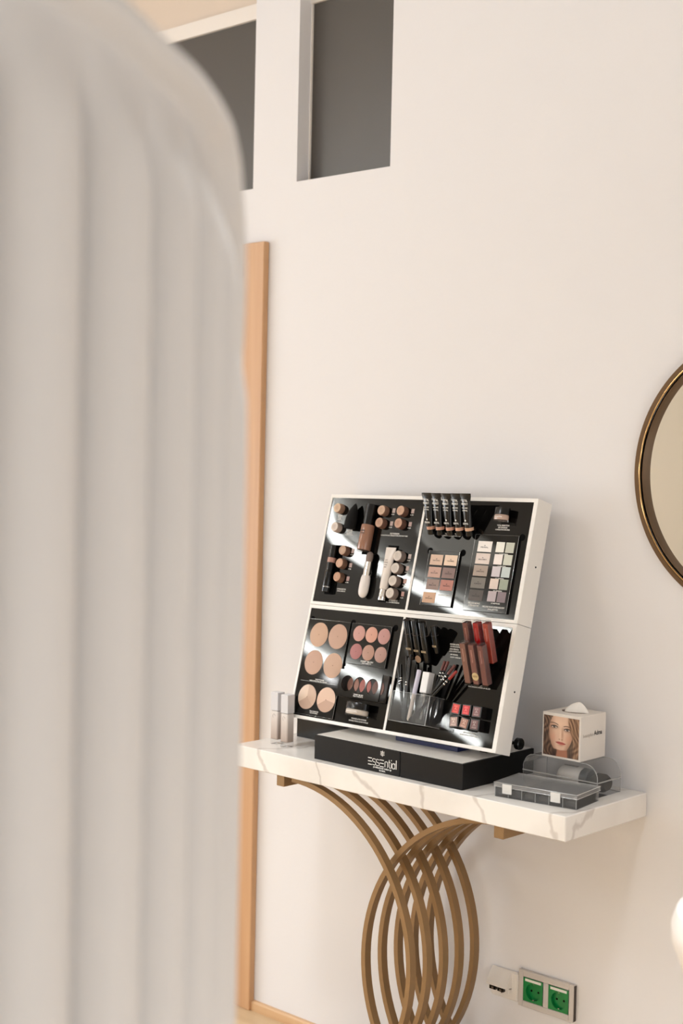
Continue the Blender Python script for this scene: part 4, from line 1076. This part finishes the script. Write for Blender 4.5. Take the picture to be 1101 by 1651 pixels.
# ------------------------------------------------------------------ round wall mirror
MX, MZ, MR = -1.312, 1.4958, .2943
t = thing('round_mirror', T(MX, 0, MZ), 'round wall mirror with thin antique gold frame at the right edge', 'mirror')
m = MB(); m.lathe([(MR - .003, .0005), (MR, .003), (MR, .022), (MR - .001, .024), (MR - .0105, .024)], AX_OUT, 128, cap0=False, cap1=False); obj('outer_frame', m, M_MIRFR, t)
m = MB(); m.tube([((MR - .0135) * math.cos(a), -.0245, (MR - .0135) * math.sin(a)) for a in [2 * PI * i / 128 for i in range(128)]], .0018, 10, closed=True); obj('gold_bead', m, mat('polished_gold', srgb(205, 165, 112), .25, metal=1.0), t)
m = MB(); m.lathe([(MR - .0165, .024), (MR - .0175, .018), (MR - .0185, .018)], AX_OUT, 128, cap0=False, cap1=False); obj('frame_groove', m, M_SLOT, t)
m = MB(); m.lathe([(MR - .0185, .022), (MR - .0195, .022), (MR - .0200, .005)], AX_OUT, 128, cap0=False, cap1=False); obj('inner_rim', m, M_MIRFR, t)
m = MB(); m.lathe([(MR - .019, .001), (MR - .019, .006)], AX_OUT, 128, smooth=False); obj('mirror_glass', m, M_MIRROR, t)

# ------------------------------------------------------------------ sockets on the wall
t = thing('network_socket', T(-1.922, 0, .297), 'white network wall socket with two ports, left of the green power sockets', 'socket')
m = MB(); m.box(-.0395, .0395, -.009, 0, -.034, .034, bev=.004); obj('plate', m, M_PLATEWH, t)
m = MB()
P = [(-.009, .030), (-.028, .006), (-.030, .001), (-.030, -.003), (-.009, -.008)]
# sloping hood with a dark port recess below
m.add([(x, p[0], p[1]) for x in (-.036, .022) for p in P], [(0, 1, 2, 3, 4), (9, 8, 7, 6, 5)] + [(i, 5 + i, 5 + (i + 1) % 5, (i + 1) % 5) for i in range(5)])
obj('hood', m, M_PLATEWH, t)
for x in (-.019, .004):
    m = MB(); m.box(x - .0085, x + .0085, -.0285, -.0210, -.0125, -.0035); p = obj('port', m, M_BLACK, t)
    k = MB(); k.box(x - .003, x + .003, -.0290, -.0285, -.0110, -.0070); obj('port_contact', k, cm(150, 140, 130, .3, 1.0), p)
for z in (.0225, -.0215):
    m = MB(); m.lathe([(.0022, 0), (.0022, .0006)], T(-.006, -.0088 if z < 0 else -.0124, z) @ AX_OUT, 12, smooth=False); obj('screw', m, cm(90, 70, 56), t)
m = MB(); m.box(-.036, .022, -.0210, -.009, -.0165, -.0035, bev=.001); obj('port_shelf', m, M_PLATEWH, t)
t = thing('power_socket', T(-1.8055, 0, .3015), 'grey double frame holding two green power sockets on the wall', 'socket')
m = MB(); m.box(-.0750, -.0625, -.010, 0, -.0425, .0425, bev=.001); m.box(.0625, .0750, -.010, 0, -.0425, .0425, bev=.001)
m.box(-.0625, .0625, -.010, 0, .0275, .0425, bev=.001); m.box(-.0625, .0625, -.010, 0, -.0425, -.0285, bev=.001); m.box(-.0070, .0070, -.010, 0, -.0285, .0275, bev=.001)
obj('frame', m, M_PLATEGR, t)
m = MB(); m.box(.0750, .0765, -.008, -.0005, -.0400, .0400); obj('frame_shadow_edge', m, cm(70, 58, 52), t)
for xc in (-.0348, .0348):
    m = MB(); N = 40; r = .0195; h1, h0 = .0265, -.0275; hwid = .0268; zc_ = -.0035
    # green insert with a round well
    for i in range(N):
        a0, a1 = 2 * PI * i / N, 2 * PI * (i + 1) / N
        def edge(a):
            dx, dz = math.cos(a), math.sin(a); k = hwid / max(abs(dx), 1e-9)
            k = min(k, ((h1 - zc_) if dz > 0 else (zc_ - h0)) / max(abs(dz), 1e-9)); return (dx * k, zc_ + dz * k)
        e0, e1 = edge(a0), edge(a1); p0, p1 = (r * math.cos(a0), zc_ + r * math.sin(a0)), (r * math.cos(a1), zc_ + r * math.sin(a1))
        poly = [p0, e0, e1, p1]
        if abs(e0[0] - e1[0]) > 1e-6 and abs(e0[1] - e1[1]) > 1e-6: poly = [p0, e0, (math.copysign(hwid, math.cos(a0)), h1 if math.sin(a0 + .01) > 0 else h0), e1, p1]
        m.add([(xc + p[0], -.0098, p[1]) for p in poly], [tuple(range(len(poly)))])
        m.add([(xc + p0[0], -.0098, p0[1]), (xc + p1[0], -.0098, p1[1]), (xc + p1[0], -.0006, p1[1]), (xc + p0[0], -.0006, p0[1])], [(0, 1, 2, 3)], None, 0, True)
    m.lathe([(r, 0), (r, .0005)], T(xc, -.0006, zc_) @ AX_OUT, 40, smooth=False)
    s_ = obj('socket_insert', m, M_GREEN, t)
    k = MB(); k.box(xc - .022, xc + .022, -.0100, -.0094, .0185, .0245); obj('label_window', k, cm(238, 232, 226, .3), s_)
    k = MB()
    for dx in (-.0095, .0095): k.lathe([(.0026, 0), (.0026, .0004)], T(xc + dx, -.0012, zc_) @ AX_OUT, 14, smooth=False)
    obj('pin_hole', k, M_SLOT, s_)
    k = MB()
    for sg in (-1, 1): k.box(xc - .0022, xc + .0022, -.0085, -.0028, zc_ + sg * .0188 - .0012, zc_ + sg * .0188 + .0012, bev=.0004)
    obj('earth_clip', k, M_CHROME, s_)
    k = MB(); k.box(xc - .0275, xc + .0275, -.0094, -.0060, -.0283, .0272); obj('insert_gap', k, M_SLOT, s_) if False else None

# ------------------------------------------------------------------ white tub chair at the right edge
t = thing('tub_chair', T(-.946, -.52, 0), 'white rounded tub chair, only its left edge in view beside the table', 'chair')
m = MB(); vs = []; fs = []; n = 48
pr = [(.04, .42), (.07, .43), (.10, .47), (.142, .55), (.182, .63), (.210, .695), (.228, .74), (.230, .766), (.222, .790), (.208, .800), (.196, .797), (.190, .78), (.182, .72), (.17, .66), (.14, .60)]
m.lathe(pr, None, n, cap0=True, cap1=True); obj('shell', m, cm(240, 234, 228, .4), t)
m = MB(); m.lathe([(.11, .585), (.145, .605), (.15, .63), (.12, .64), (.001, .645)], None, n, cap1=False); obj('seat_cushion', m, cm(236, 230, 224, .8), t)
m = MB(); m.lathe([(.03, .02), (.03, .42)], None, 20); m.lathe([(.2, 0), (.2, .008), (.19, .014), (.03, .022)], None, 40); obj('pedestal', m, M_CHROME, t)
